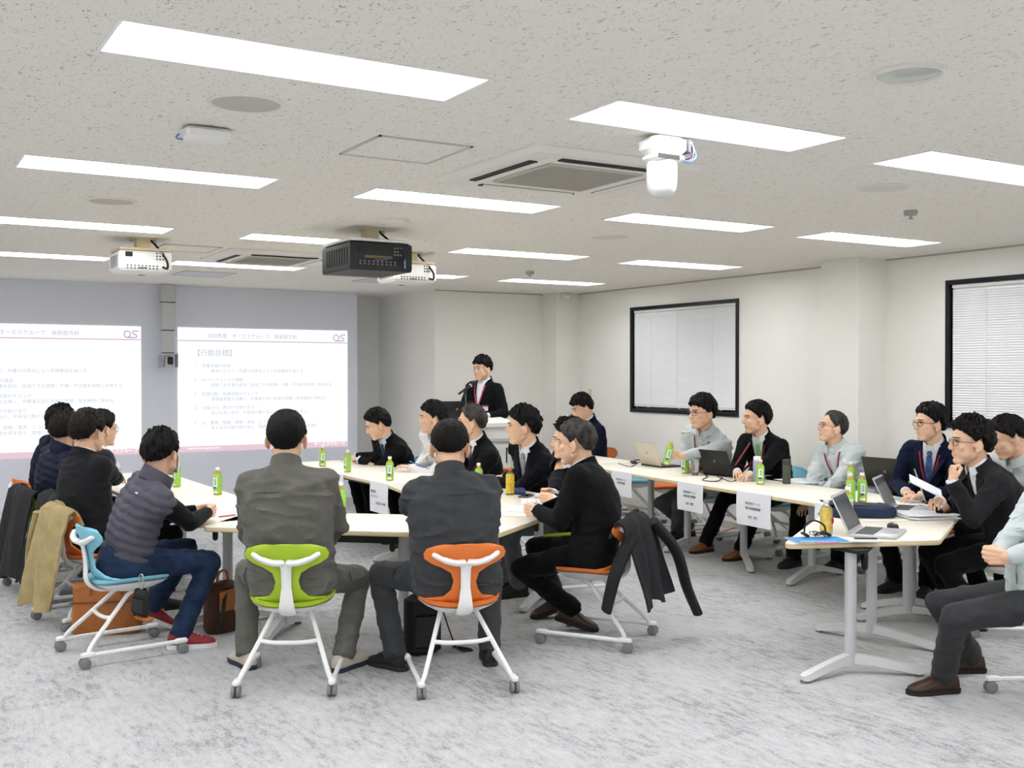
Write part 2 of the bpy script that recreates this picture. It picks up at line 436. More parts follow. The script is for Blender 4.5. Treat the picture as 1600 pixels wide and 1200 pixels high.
aircon('square ceiling air conditioner behind the hanging projectors', 2.93, 8.85)
def hatch(label, x, y, s, inner=None):
    t = thing('access_hatch', label, 'hatch', (x, y, CZ)); h = s/2; mb = MB()
    for q in range(4):
        mb.X = Matrix.Rotation(q*PI/2, 4, 'Z'); mb.box((0, -h, -.003), (s+.012, .012, .006))
    mb.build('frame', M('hatch_frame', 'C4C2BC', .4, metal=.3), t, False)
    MB().box((0, 0, -.001), (s-.012, s-.012, .003)).build('panel', inner or CEIL, t, False)
hatch('square ceiling access hatch with thin frame beside the nearer air conditioner', 2.04, 4.32, .43)
p = G(292, 388, CZ); hatch('square ceiling access hatch beside the left white projector', p.x, p.y, .43)
p = G(318, 428, CZ); hatch('pale ceiling access panel close to the screen wall', p.x, p.y, .5, M('pale_panel', 'D6DAE0', .8))
p = G(595, 438, CZ); hatch('pale ceiling access panel beyond the right white projector', p.x, p.y, .45, M('pale_panel', 'D6DAE0', .8))
# small wall box with a drooping lead
p = G(322, 200, CZ); t = thing('relay_box', 'small white box with a loose lead on the ceiling', 'box', (p.x, p.y, CZ))
MB().bbox((0, 0, -.028), (.185, .12, .05), .012, Matrix.Rotation(.06, 3, 'X')).build('housing', WHITE, t)
MB().tube(bez([(.09, .03, -.03), (.115, .02, -.02), (.11, .02, -.06), (.108, .02, -.1)], 5), .002, 5).build('lead', WHITE, t)
MB().tube(bez([(-.08, .05, -.02), (-.1, .05, -.03), (-.105, .04, -.045), (-.085, .03, -.05)], 5), .004, 6).build('blue_lead', M('blue_cable', '6E93C4', .5), t)
# dome camera hanging from the ceiling
p = G(1040, 213, CZ); t = thing('dome_camera', 'white hanging conference camera with exposed cables beside the air conditioner', 'camera', (p.x, p.y, CZ), R(0))
MB().bbox((-.015, 0, -.045), (.175, .13, .07), .018).build('base', WHITE, t)
MB().bbox((.075, -.02, -.045), (.012, .1, .056), .004).build('connector_panel', M('connector_grey', '5B5C60', .5, metal=.4), t)
for q in range(5): MB().cyl((.078, -.06+q*.02, -.03-.012*(q % 2)), (.09, -.06+q*.02, -.03-.012*(q % 2)), .006, 8).build('connector', STEEL, t)
MB().bbox((-.015, -.005, -.095), (.15, .11, .03), .01).build('neck', WHITE, t)
MB().box((-.03, -.06, -.096), (.11, .004, .018)).build('neck_slot', DARK, t, False)
MB().lathe([(.06, -.108), (.064, -.125), (.064, -.19), (.06, -.222), (.045, -.245), (.02, -.255), (.002, -.257)], 32, (-.02, 0, 0)).build('dome', M('dome_white', 'E4E4E4', .25), t)
MB().tube(bez([(.05, -.03, -.01), (.09, -.05, -.03), (.12, -.05, -.08), (.09, -.045, -.105), (.06, -.04, -.1)], 6), .004, 6).build('blue_cable', M('blue_cable', '6E93C4', .5), t)
for q in range(3): MB().tube(bez([(.03+.01*q, -.02, -.005), (.085, -.05-.01*q, -.04), (.09, -.06, -.08-.008*q), (.06, -.03, -.1)], 5), .003, 5).build('cable', M(('violet_cable', 'black_cable', 'grey_cable')[q], ('7A5C9A', '151515', '8C8C90')[q], .5), t)
# projectors
def projector(label, px, py, w, dp, hgt, body, drop, dark):
    p = G(px, py, CZ); t = thing('projector', label, 'projector', (p.x, p.y, CZ))
    MB().bbox((0, 0, -.04), (.1, .09, .08), .004).build('mount', CREAM, t, False)
    MB().bbox((0, 0, -.004), (.19, .12, .008), .002).build('ceiling_plate', CREAM, t, False)
    for q in (-.085, .085): MB().tube([(q, -.03, -.012), (q, -.03, -.03)], .012, 8).build('mount_bolt', STEEL, t)
    zc = -drop-hgt/2
    MB().bbox((0, .06, -drop+.014), (w*.98, dp*.98, .02), .006).build('bracket_plate', WHITE if dark else CREAM, t, False)
    mb = MB(); h = hgt/2
    mb.loft([[V((a*w/2*q, .06+b*dp/2*q, z)) for a, b in ((-1, -1), (1, -1), (1, 1), (-1, 1))] for q, z in ((.93, zc+h), (1, zc+h-.012), (1, zc-h+.02), (.9 if not dark else .985, zc-h))])
    mb.build('body', body, t, False)
    y = .06-dp/2-.001
    det = M('port_grey', '5A5B5E', .5) if not dark else M('port_grey_dark', '85868A', .5)
    MB().bbox((-.13*w/.42, y, zc+.045), (.05, .008, .035), .003).build('power_inlet', BLACK, t, False)
    MB().box((-.02, y, zc-.004 if dark else zc-.05), (.2 if dark else .06, .006, .016 if dark else .008)).build('filter_slot', M('filter_olive', '6B6320', .5) if dark else BLACK, t, False)
    for r_ in range(2):
        for q in range(9):
            MB().cyl((-w*.34+q*w*.07, y, zc-.035-r_*.018), (-w*.34+q*w*.07, y-.005, zc-.035-r_*.018), .006, 8).build('port', det, t)
    for r_ in range(3):
        for q in range(3): MB().box((w*.22+q*.022, y, zc+.06-r_*.022), (.012, .006, .01)).build('button', det, t, False)
    mb = MB()
    for q in range(9): mb.box((-w/2-.001, .06-dp*.38+q*dp*.09, zc), (.004, dp*.05, hgt*.6))
    mb.build('side_vents', M('vent_grey', 'A8A9AB', .6) if not dark else DARK, t, False)
    MB().lathe([(.075, -.02), (.075, .02), (.055, .05), (.05, .045)], 24, (.05, .06+dp/2+.02, zc), Matrix.Rotation(-PI/2, 3, 'X')).build('lens_ring', BLACK, t)
    MB().tube(bez([(.05, -.02, -.005), (.09, -.04, -.05), (.14, y-.03, -drop-.06), (.15, y-.02, -drop-.12), (.12, y-.002, zc-.04)], 8), .008, 8).build('power_cable', BLACK, t)
    if dark: MB().tube(bez([(.14, y-.03, -drop-.06), (.155, y-.03, -drop-.1), (.17, y-.006, zc-.07)], 6), .006, 6).build('blue_cable', M('blue_cable', '6E93C4', .5), t)
    if dark: MB().tube(bez([(.06, y-.01, zc), (.02, y-.02, zc-.02), (-.05, y-.006, zc-.025)], 6), .004, 6).build('violet_cable', M('violet_cable', '7A5C9A', .5), t)
projector('large black ceiling projector hanging over the near table', 578, 358, .45, .50, .19, M('projector_black', '1C1D20', .5, bump=(250, .2)), .11, True)
projector('white ceiling projector over the left tables', 222, 373, .37, .34, .145, WHITE, .10, False)
projector('white ceiling projector partly behind the black one', 640, 395, .37, .34, .145, WHITE, .10, False)
# telescopic pole with a camera in front of the screen wall
t = thing('hanging_camera_pole', 'grey telescopic ceiling pole with a small camera between the two slides', 'camera pole', (2.86, 12.2, CZ))
for nm, w, z0, z1 in (('upper_tube', .15, 0, -.2), ('middle_tube', .135, -.2, -.51), ('lower_tube', .118, -.51, -.76)):
    MB().bbox((0, 0, (z0+z1)/2), (w, .09, z0-z1-.004), .006).build(nm, LGREY, t, False)
    MB().box((0, 0, z1), (w*1.01, .088, .008)).build('joint_band', BLACK, t, False)
MB().bbox((0, -.02, -.775), (.2, .14, .012), .004).build('camera_bracket', LGREY, t, False)
for q in (-.09, .09): MB().box((q, -.02, -.85), (.008, .13, .14)).build('side_plate', M('bracket_grey', '9A9EA8', .4), t, False)
MB().lathe([(.06, -.92), (.055, -.9), (.05, -.84), (.045, -.79), (.01, -.785)], 20, (0, -.03, 0)).build('camera_body', LGREY, t)
MB().bbox((.01, -.08, -.845), (.06, .05, .085), .01).build('camera_head', BLACK, t)
MB().cyl((.01, -.104, -.85), (.01, -.112, -.85), .018, 16).build('lens', M('lens_glass', '101218', .1), t)
# ================================================================== projected slides
SE = .85
def SM(n, c, e):
    m = M('slide_'+n, '101010', .7, spec=.1); b = m.node_tree.nodes['Principled BSDF']; b.inputs['Emission Color'].default_value = lin(c); b.inputs['Emission Strength'].default_value = e*SE; return m
SWH, SPK, SLN = SM('white', 'FCFDFF', .98), SM('pink_band', 'E9C9D5', .95), SM('pink_line', 'CFA3BD', .9)
ST1, ST2, ST3, STW, SLG = SM('title', 'B9C4D3', .86), SM('body', 'C8D2DE', .88), SM('heading', 'C4CFDB', .88), SM('footer', 'FFFFFF', 1.0), SM('logo', 'B592BB', .9)
SW, SH = 2.045, 1.415
def slide(label, x0):
    t = thing('projected_slide', label, 'slide', (x0, YS-.004, .685))
    MB().box((SW/2, 0, SH/2), (SW, .004, SH)).build('image_area', SWH, t, False)
    kx, ky = SW/1093, SH/805
    def at(px, py, dz=.0035): return Matrix.Translation(((px-200)*kx, -dz, SH-(py-340)*ky)) @ Matrix.Rotation(PI/2, 4, 'X')
    MB().box((SW/2, -.003, SH-(425-340)*ky), (SW, .002, .009)).build('header_line', SLN, t, False)
    MB().box((SW/2, -.003, .032), (SW, .002, .064)).build('footer_band', SPK, t, False)
    mb = MB(); lx, lz, r = (1214-200)*kx, SH-(391-340)*ky, .036
    pts = [(lx+r*.9*math.cos(a), -.004, lz+r*math.sin(a)) for a in [2*PI*q/24 for q in range(25)]]
    mb.tube(pts, .005, 6, flat=.3, up=V((0, 1, 0)))
    pts = bez([(lx+.004, -.004, lz-r), (lx+.085, -.004, lz-r), (lx+.1, -.004, lz-.02), (lx+.085, -.004, lz-.003), (lx+.062, -.004, lz+.006), (lx+.055, -.004, lz+.02), (lx+.07, -.004, lz+r), (lx+.12, -.004, lz+r)], 6)
    mb.tube(pts, .005, 6, flat=.3, up=V((0, 1, 0))); mb.build('logo', SLG, t)
    text('2020年度　オーエスグループ　', .056, ST1, 'title_text', t, at(380, 402)); text('技術部方針', .056, ST1, 'title_text', t, at(800, 402))
    text('【行動目標】', .082, ST3, 'heading_text', t, at(292, 520))
    rows = [('1', '作業手順の共有', '基本にかえり、作業の効率化により危険要因を減らす', 588), ('2', 'KYミーティングの徹底', '危険である事を認め、自身でその危険・不備・不注意を排除し共有する', 680),
            ('3', '危険行動、危険状態のチェック', '管理者単独では無く、作業者も同じ危険を把握し安全維持に努める', 772), ('4', '言葉かけ、声かけで助け合う', '互いを気にかけ、不安全行動とならないように認め合う', 862), ('5', '5S　整理、整頓、清掃、清潔、しつけ', '考え方や行動の質を変え、周囲に目を配り常に危険の芽を摘む', 960)]
    for n, a, b, y in rows:
        text(n, .046, ST2, 'item_number', t, at(297, y+8))
        for o in (text(a, .047, ST2, 'item_text', t, at(345, y+9)), text(b, .046, ST2, 'item_text', t, at(400, y+42))): o['kind'] = 'stuff'
    text('https://www.os-group.com', .034, STW, 'footer_text', t, at(255, 1127, .0065), bold=.0008); text('オーエスグループ', .05, STW, 'footer_text', t, at(1060, 1130, .0065), bold=.0012)
slide('bright projected text slide beside the alcove', 3.005)
slide('bright projected text slide behind the heads of the left row', 2.607-SW)
# switch plate on the right wall
t = thing('light_switch', 'cream light switch plate on the right wall near the corner', 'switch', (XR-.006, 10.79, 1.33))
MB().bbox((0, 0, 0), (.012, .075, .12), .003).build('plate', M('switch_cream', 'DDD6BC', .5), t); MB().bbox((-.007, 0, 0), (.006, .03, .06), .002).build('rocker', PLAST, t)
# ================================================================== tables
TOPM = M('tabletop_laminate', 'F3ECDD', .35, var=(3, .025, (1, 12, 1))); EDGE = M('tabletop_edge', 'E3CFA6', .45, var=(4, .06, (3, 3, 12)))
LEGM = M('leg_silver_paint', 'C4C6C9', .4, metal=.15); FOOTM = M('foot_silver_paint', 'D3D4D6', .4, metal=.1)
def rpoly(pts, r, n=5):
    pts = [V((p[0], p[1], 0)) for p in pts]; out = []
    for i, p in enumerate(pts):
        a = (pts[i-1]-p).normalized(); b = (pts[(i+1) % len(pts)]-p).normalized()
        h = a.angle(b)/2; t = r/math.tan(h)
        for k in range(n+1):
            q = k/n; out.append((p+a*t)*(1-q)**2+p*2*q*(1-q)+(p+b*t)*q*q)
    return out
def table(label, poly, cols, beam=True, lever=None):
    c = sum((V((p[0], p[1], 0)) for p in poly), V())/len(poly)
    t = thing('conference_table', label, 'table', (c.x, c.y, 0)); X = Matrix.Translation(-c)
    mb = MB(); mb.X = X; rp = rpoly(poly, .05)
    mb.mi = 1; mb.poly(rp, TZ-.03, TZ-.004, .006)
    mb.mi = 0; mb.poly(rpoly(poly, .05), TZ-.008, TZ, .006); mb.build('tabletop', [TOPM, EDGE], t)
    for (x, y), arms in cols:
        mb = MB(); mb.X = X; mb.lathe([(.031, .05), (.031, TZ-.05), (.02, TZ-.045)], 18, (x, y, 0)); lg = mb.build('leg', LEGM, t)
        mb = MB(); mb.X = X; mb.bbox((x, y, TZ-.04), (.1, .16, .02), .004); mb.build('leg_bracket', BLACK, lg, False)
        for ax, ay in arms:
            d = V((ax-x, ay-y, 0)); L = d.length; d /= L; s = V((-d.y, d.x, 0)); rings = []
            for q, hw, z0, z1 in ((0, .026, .055, .105), (.35, .026, .045, .088), (.75, .027, .022, .06), (.93, .03, .012, .045), (1, .018, .014, .036)):
                p = V((x, y, 0))+d*L*q; rings.append([p+s*hw+V((0, 0, z0)), p-s*hw+V((0, 0, z0)), p-s*hw*.8+V((0, 0, z1)), p+s*hw*.8+V((0, 0, z1))])
            mb = MB(); mb.X = X; mb.loft(rings); f = mb.build('foot', FOOTM, lg)
            mb = MB(); mb.X = X; p = V((x, y, 0))+d*L*.95; mb.cyl(p, p+V((0, 0, .016)), .022, 12); mb.build('glide', M('glide_grey', '77787A', .6), lg)
    if beam and len(cols) > 1:
        a, b = V((*cols[0][0], TZ-.1)), V((*cols[1][0], TZ-.1)); d = (b-a).normalized(); s = V((-d.y, d.x, 0))
        mb = MB(); mb.X = X; mb.loft([[p+s*.02+V((0, 0, -.025)), p-s*.02+V((0, 0, -.025)), p-s*.02+V((0, 0, .025)), p+s*.02+V((0, 0, .025))] for p in (a+d*.02, b-d*.02)]); mb.build('beam', BLACK, t, False)
        for q in (.12, .5, .88):
            p = a.lerp(b, q); mb = MB(); mb.X = X; mb.bbox((p.x, p.y, TZ-.055), (.07, .07, .05), .006); mb.build('beam_bracket', BLACK, t, False)
    for x, y in (lever or []):
        mb = MB(); mb.X = X; mb.cap((x, y, TZ-.06), (x, y, TZ-.16), .02, .018); mb.build('folding_lever', BLACK, t)
    return t
n1 = V((.653, .757)); A1, B1 = V((1.66, 6.27)), V((2.97, 5.14)); T1 = [A1, B1, V((3.57, 5.59)), A1+n1*.73]
def c1(s): return (1.9+1.31*s, 6.55-1.13*s)
def arms(p, ang, l=.3, b=.06): return [(p[0]+l*math.cos(R(ang)), p[1]+l*math.sin(R(ang))), (p[0]-l*math.cos(R(ang)), p[1]-l*math.sin(R(ang)))]
table('pale wood conference table in front of the green and orange chairs', T1, [(c1(.2), arms(c1(.2), 49, .27)), (c1(.64), arms(c1(.64), 49, .27))], lever=[c1(.6)])
table('pale wood conference table in front of the man in the quilted vest', [(1.6, 6.42), (2.31, 6.42), (2.31, 8.2), (1.6, 8.2)], [((1.95, 6.75), arms((1.95, 6.75), 0)), ((1.95, 7.9), arms((1.95, 7.9), 0))], lever=[(1.9, 6.85)])
table('pale wood conference table before the screen wall, left row', [(1.6, 8.22), (2.31, 8.22), (2.31, 10.0), (1.6, 10.0)], [((1.95, 8.5), arms((1.95, 8.5), 0)), ((1.95, 9.7), arms((1.95, 9.7), 0))])
table('pale wood conference table with slanted end beside the man with the draped coat', [(3.21, 5.93), (3.60, 5.63), (4.28, 6.15), (4.28, 7.95), (3.58, 7.95)], [((3.93, 6.2), arms((3.93, 6.2), 35)), ((3.93, 7.6), arms((3.93, 7.6), 0))], lever=[(3.86, 6.12)])
table('pale wood conference table with name sheets below the striped tie', [(3.58, 7.97), (4.28, 7.97), (4.28, 10.35), (3.58, 10.35)], [((3.93, 8.3), arms((3.93, 8.3), 0)), ((3.93, 9.9), arms((3.93, 9.9), 0))])
table('pale wood conference table with slanted end carrying the open silver laptop', [(4.09, 4.08), (4.92, 3.75), (5.62, 4.18), (4.9, 4.63)], [((4.45, 3.945), [(4.08, 3.93), (4.72, 3.70)]), ((5.075, 4.34), [(4.98, 4.68), (5.2, 3.98)])], lever=[(4.62, 4.0)])
table('pale wood conference table carrying the navy padded bag', [(4.91, 4.64), (5.63, 4.19), (6.36, 4.64), (5.57, 5.09)], [((5.69, 4.58), [(5.4, 4.74), (5.95, 4.42)]), ((5.9, 4.72), [(5.72, 4.98), (6.1, 4.5)])], beam=False)
table('pale wood conference table carrying the dark laptop beside the pillar', [(5.57, 5.11), (6.37, 4.66), (6.47, 6.8), (5.73, 6.87)], [((6.25, 5.92), [(5.85, 5.78), (6.55, 5.9)]), ((6.3, 6.73), [(5.98, 6.3), (6.6, 6.72)])])
table('pale wood conference table carrying the cream laptop below the window', [(5.735, 6.89), (6.475, 6.82), (6.66, 8.65), (5.95, 8.72)], [((6.35, 7.51), [(6.02, 7.42), (6.62, 7.48)]), ((6.4, 8.1), [(6.1, 8.1), (6.7, 8.05)])])
table('pale wood conference table carrying a lone tea bottle near the presenter', [(5.955, 8.74), (6.665, 8.67), (6.85, 10.5), (6.14, 10.57)], [((6.35, 9.1), arms((6.35, 9.1), 0)), ((6.5, 10.2), arms((6.5, 10.2), 0))])
# ================================================================== chairs
FRAME = M('chair_white', 'EDEDEC', .35); CAST = M('caster_grey', '7E8084', .5)
CHC = {'green': M('chair_lime', 'A9C62E', .6, bump=(300, .15)), 'orange': M('chair_orange', 'E27A35', .6, bump=(300, .15)), 'blue': M('chair_sky', '83C3D8', .6, bump=(300, .15)), 'lime2': M('chair_lime', 'A9C62E', .6)}
def chair_proto(colr):
    cm = CHC[colr]; t = thing('rolling_chair', colr+' chair', 'chair', group='rolling conference chairs')
    # seat pad and white shell
    def rim(a, b, z, dish=0, n=28): return [V((a*math.copysign(abs(math.cos(q))**.75, math.cos(q)), b*math.copysign(abs(math.sin(q))**.75, math.sin(q))+.01, z+dish*abs(math.cos(q))**2)) for q in [2*PI*k/n for k in range(n)]]
    MB().loft([rim(.195, .195, .408, .018), rim(.212, .208, .418, .022), rim(.214, .21, .43, .024), rim(.19, .185, .434, .016), rim(.1, .1, .428, .004), rim(.01, .01, .426)]).build('seat', cm, t)
    MB().loft([rim(.05, .06, .352), rim(.12, .12, .366, .004), rim(.18, .18, .392, .012), rim(.205, .2, .406, .018)]).build('seat_shell', FRAME, t)
    # backrest: wide wing narrowing to a waist
    prof = [(-.125, .432, .185), (-.165, .44, .15), (-.185, .462, .1), (-.195, .5, .068), (-.202, .545, .056), (-.212, .59, .07), (-.224, .625, .115), (-.236, .652, .165), (-.247, .682, .2), (-.256, .708, .205), (-.262, .728, .19), (-.265, .738, .15)]
    grid = []
    for y, z, w in prof:
        wing = sstep(.58, .7, z); row = []
        for j in range(13):
            u = -1+j/6; row.append((u*w, y+.055*wing*u*u+.03*(1-wing)*u*u*(1 if z < .47 else 0), z-.018*wing*abs(u)**3+(.012*u*u if z < .45 else 0)))
        grid.append(row)
    MB().sheet(grid, .012).build('backrest', cm, t)
    # white T-shaped spine
    sp_ = bez([(0, -.06, .362), (0, -.17, .378), (0, -.222, .43), (0, -.226, .52), (0, -.236, .6), (0, -.25, .648)], 5); rings = []
    for i, p in enumerate(sp_):
        q = i/(len(sp_)-1); hw = interp([(0, .045), (.35, .04), (.6, .024), (.85, .026), (1, .04)], q); d = .011
        tan = (sp_[min(i+1, len(sp_)-1)]-sp_[max(i-1, 0)]).normalized(); nn = V((1, 0, 0)).cross(tan)
        rings.append([p+V((hw*math.cos(a), 0, 0))+nn*d*math.sin(a) for a in [2*PI*k/10 for k in range(10)]])
    so = MB().loft(rings).build('spine', FRAME, t)
    for s in (-1, 1): MB().tube(bez([(s*.01, -.249, .645), (s*.06, -.262, .648), (s*.12, -.257, .666), (s*.165, -.235, .69)], 5), [.021]*5+[.02]*5+[.017]*5+[.012], 10, flat=.8).build('spine_arm', FRAME, so)
    # sled frame
    for s in (-1, 1):
        pts = [V((s*.075, .06, .372)), V((s*.085, .02, .366))]+bez([(s*.1, -.03, .34), (s*.165, -.17, .2), (s*.205, -.255, .115), (s*.222, -.275, .08), (s*.23, -.25, .068), (s*.232, -.2, .068)], 5)+[V((s*.232, .24, .068))]
        lg = MB().tube(pts, .0125, 8).build('leg_tube', FRAME, t)
        for y in (-.285, .225): MB().bbox((s*.232, y, .07), (.034, .075, .03), .008).build('end_cap', FRAME, lg)
        for y in (-.3, .235):
            mb = MB()
            for q in (-.013, .013): mb.lathe([(.008, -.009), (.026, -.009), (.03, -.006), (.03, .006), (.026, .009), (.008, .009)], 14, (s*.232+q, y, .03), Matrix.Rotation(PI/2, 3, 'Y'))
            mb.cyl((s*.232, y, .03), (s*.232, y, .06), .009, 8); cst = mb.build('caster', CAST, t)
    MB().tube(bez([(-.148, -.135, .235), (-.07, -.15, .228), (.07, -.15, .228), (.148, -.135, .235)], 4), .0115, 8).build('cross_brace', FRAME, t)
    return t
PROTO = {}
def chair(colr, x, y, face, label):
    if colr not in PROTO: PROTO[colr] = o = chair_proto(colr); o.location = (x, y, 0); o.rotation_euler = (0, 0, R(face-90)); o['label'] = label
    else: o = dup(PROTO[colr], (x, y, 0), R(face-90), label)
    return o
# ================================================================== people
SKIN = M('skin', 'E3B899', .5, var=(9, .06), bump=(120, .08)); LIP = M('lips', 'B9776A', .5); EYEW = M('eye_white', 'E6E2DC', .3); IRIS = M('iris', '1B1412', .2)
HAIR = M('black_hair', '0D0B0A', .55, spec=.18, var=(30, .5), bump=(90, .5, (1, 1, .25))); HGREY = M('greying_hair', '3B3936', .6, spec=.2, var=(26, .7, (1, 1, .4)), bump=(90, .6, (1, 1, .25)))
HBRN = M('dark_brown_hair', '1A1310', .55, spec=.18, var=(30, .4), bump=(90, .5, (1, 1, .25)))
SHIRT = M('white_shirt', 'ECEEF2', .7, bump=(60, .15)); BSHIRT = M('pale_blue_shirt', 'C9D8EE', .7, bump=(60, .15))
SUITS = {k: M('cloth_'+k, c, r, bump=(b, .25), var=(14, v), sheen=sh*.5, spec=.12) for k, c, r, b, v, sh in (
    ('black', '0F1012', .8, 90, .25, .06), ('charcoal', '222225', .85, 90, .2, .08), ('navy', '10162A', .8, 90, .25, .06), ('blue_navy', '10182E', .8, 90, .25, .06), ('ink', '0D0F16', .8, 90, .2, .06),
    ('work_grey', '63625D', .85, 70, .1, .1), ('work_slate', '3F4144', .85, 70, .1, .1), ('pale_work', 'BFC8C8', .8, 60, .05, .1), ('white_work', 'DEDEDD', .8, 60, .04, .1),
    ('fleece', '0C0E10', .95, 200, .2, .15), ('quilt', '55535E', .55, 60, .12, 0), ('puffer_navy', '1A2033', .45, 60, .15, 0), ('jeans', '24344F', .85, 120, .35, .1), ('trouser_grey', '55585B', .85, 80, .12, .1),
    ('trouser_dark', '38393B', .85, 80, .12, .1), ('dark_trousers', '0D0E10', .85, 80, .2, .1), ('stripe_knit', '26272B', .9, 90, .2, .2))}
def ik(a, b, l1, l2, pole):
    d = b-a; L = d.length; mx = (l1+l2)*.995
    if L > mx: b = a+d*(mx/L); d = b-a; L = mx
    n = d/L; x = (l1*l1-l2*l2+L*L)/(2*L); h = math.sqrt(max(l1*l1-x*x, 0))
    q = pole-n*pole.dot(n)
    if q.length < 1e-5: q = V((0, 0, -1))
    return a+n*x+q.normalized()*h, b
def remesh(mb, vox, it=4, fac=.5):
    me = mb.mesh('tmp'); o = bpy.data.objects.new('tmp', me); C.objects.link(o)
    m = o.modifiers.new('r', 'REMESH'); m.mode = 'VOXEL'; m.voxel_size = vox
    if it:
        s = o.modifiers.new('s', 'SMOOTH'); s.factor = fac; s.iterations = it
    dg = bpy.context.evaluated_depsgraph_get()
    out = bpy.data.meshes.new_from_object(o.evaluated_get(dg)); bpy.data.objects.remove(o); bpy.data.meshes.remove(me)
    return out
def folds(me, amp, sc=(5, 5, 13), seed=0, fn=None):
    off = V((seed*3.7, seed*1.3, seed*7.1)); me.update()
    nr = [v.normal.copy() for v in me.vertices]
    for v, n in zip(me.vertices, nr):
        p = v.co; q = V((p.x*sc[0], p.y*sc[1], p.z*sc[2]))+off
        r = 1-abs(noise.noise(q))*2.2
        a = amp*(r*r*r if r > 0 else 0)-amp*.25+amp*.5*noise.noise(q*2.3)
        if fn: a += fn(p)
        v.co = p+n*a
    me.update()
def grow(bm_src, me):            # append a mesh to an MB
    base = len(bm_src.v)
    bm_src.v += [v.co.copy() for v in me.vertices]
    for p in me.polygons: bm_src.f.append(tuple(base+i for i in p.vertices)); bm_src.m.append(bm_src.mi)
def sup(c, x, y, a, b, n=18, e=2.5):
    out = []
    for k in range(n):
        t = 2*PI*k/n; ct, st = math.cos(t), math.sin(t)
        out.append(c+x*(a*math.copysign(abs(ct)**(2/e), ct))+y*(b*math.copysign(abs(st)**(2/e), st)))
    return out
def head_mb(fat=0, X=None):
    h = MB(); h.X = X
    h.ell((0, -.012, .035), (.077, .097, .085), 18, 12)
    h.ell((0, .022, -.025), (.064+fat*.008, .068, .088), 16, 10)
    h.ell((0, .03, -.07), (.051+fat*.012, .052, .038), 14, 8)
    h.cap((0, .062, -.093), (0, .07, -.09), .018+fat*.004)
    for s in (-1, 1):
        h.ell((s*.041, .034, -.046), (.025, .034, .038)); h.cap((s*.05, -.005, -.055), (s*.022, .06, -.095), .018+fat*.006, .016)
        h.ell((s*.04, .056, -.018), (.025, .022, .022)); h.cap((s*.012, .088, .031), (s*.04, .072, .03), .0115, .009)
        h.ell((s*.011, .098, -.027), .0085); h.ell((s*.084, -.012, -.008), (.0085, .022, .034), rot=Matrix.Rotation(s*.5, 3, 'Z') @ Matrix.Rotation(-.15, 3, 'X')); h.ell((s*.081, -.004, -.036), (.008, .01, .012)); h.cap((s*.07, .0, -.005), (s*.082, -.008, -.008), .014, .01)
    h.cap((0, .086, .018), (0, .104, -.02), .008, .0115); h.cap((-.014, .082, -.052), (.014, .082, -.052), .0075); h.cap((-.01, .082, -.061), (.01, .082, -.061), .0078)
    return h
def face_bits(b, X, lipo=True):  # eyes, brows and mouth on the head
    b.X = X
    for s in (-1, 1):
        b.mi = 2; b.ell((s*.031, .0735, .008), (.0135, .0092, .0062), 10, 6); b.mi = 3; b.ell((s*.031, .0788, .0082), (.0072, .0048, .0058), 8, 6)
        b.mi = 4; b.cap((s*.015, .0945, .0335), (s*.047, .0765, .0325), .0036, .003, 6)
        b.mi = 3; b.cap((s*.018, .0835, .0155), (s*.045, .0735, .014), .0018, .0016, 5)
    b.mi = 1; b.cap((-.019, .0835, -.0565), (.019, .0835, -.0565), .0036, .0036, 8); b.mi = 3; b.cap((-.017, .0868, -.0565), (.017, .0868, -.0565), .001, .0011, 5)
    b.mi = 0; b.X = None
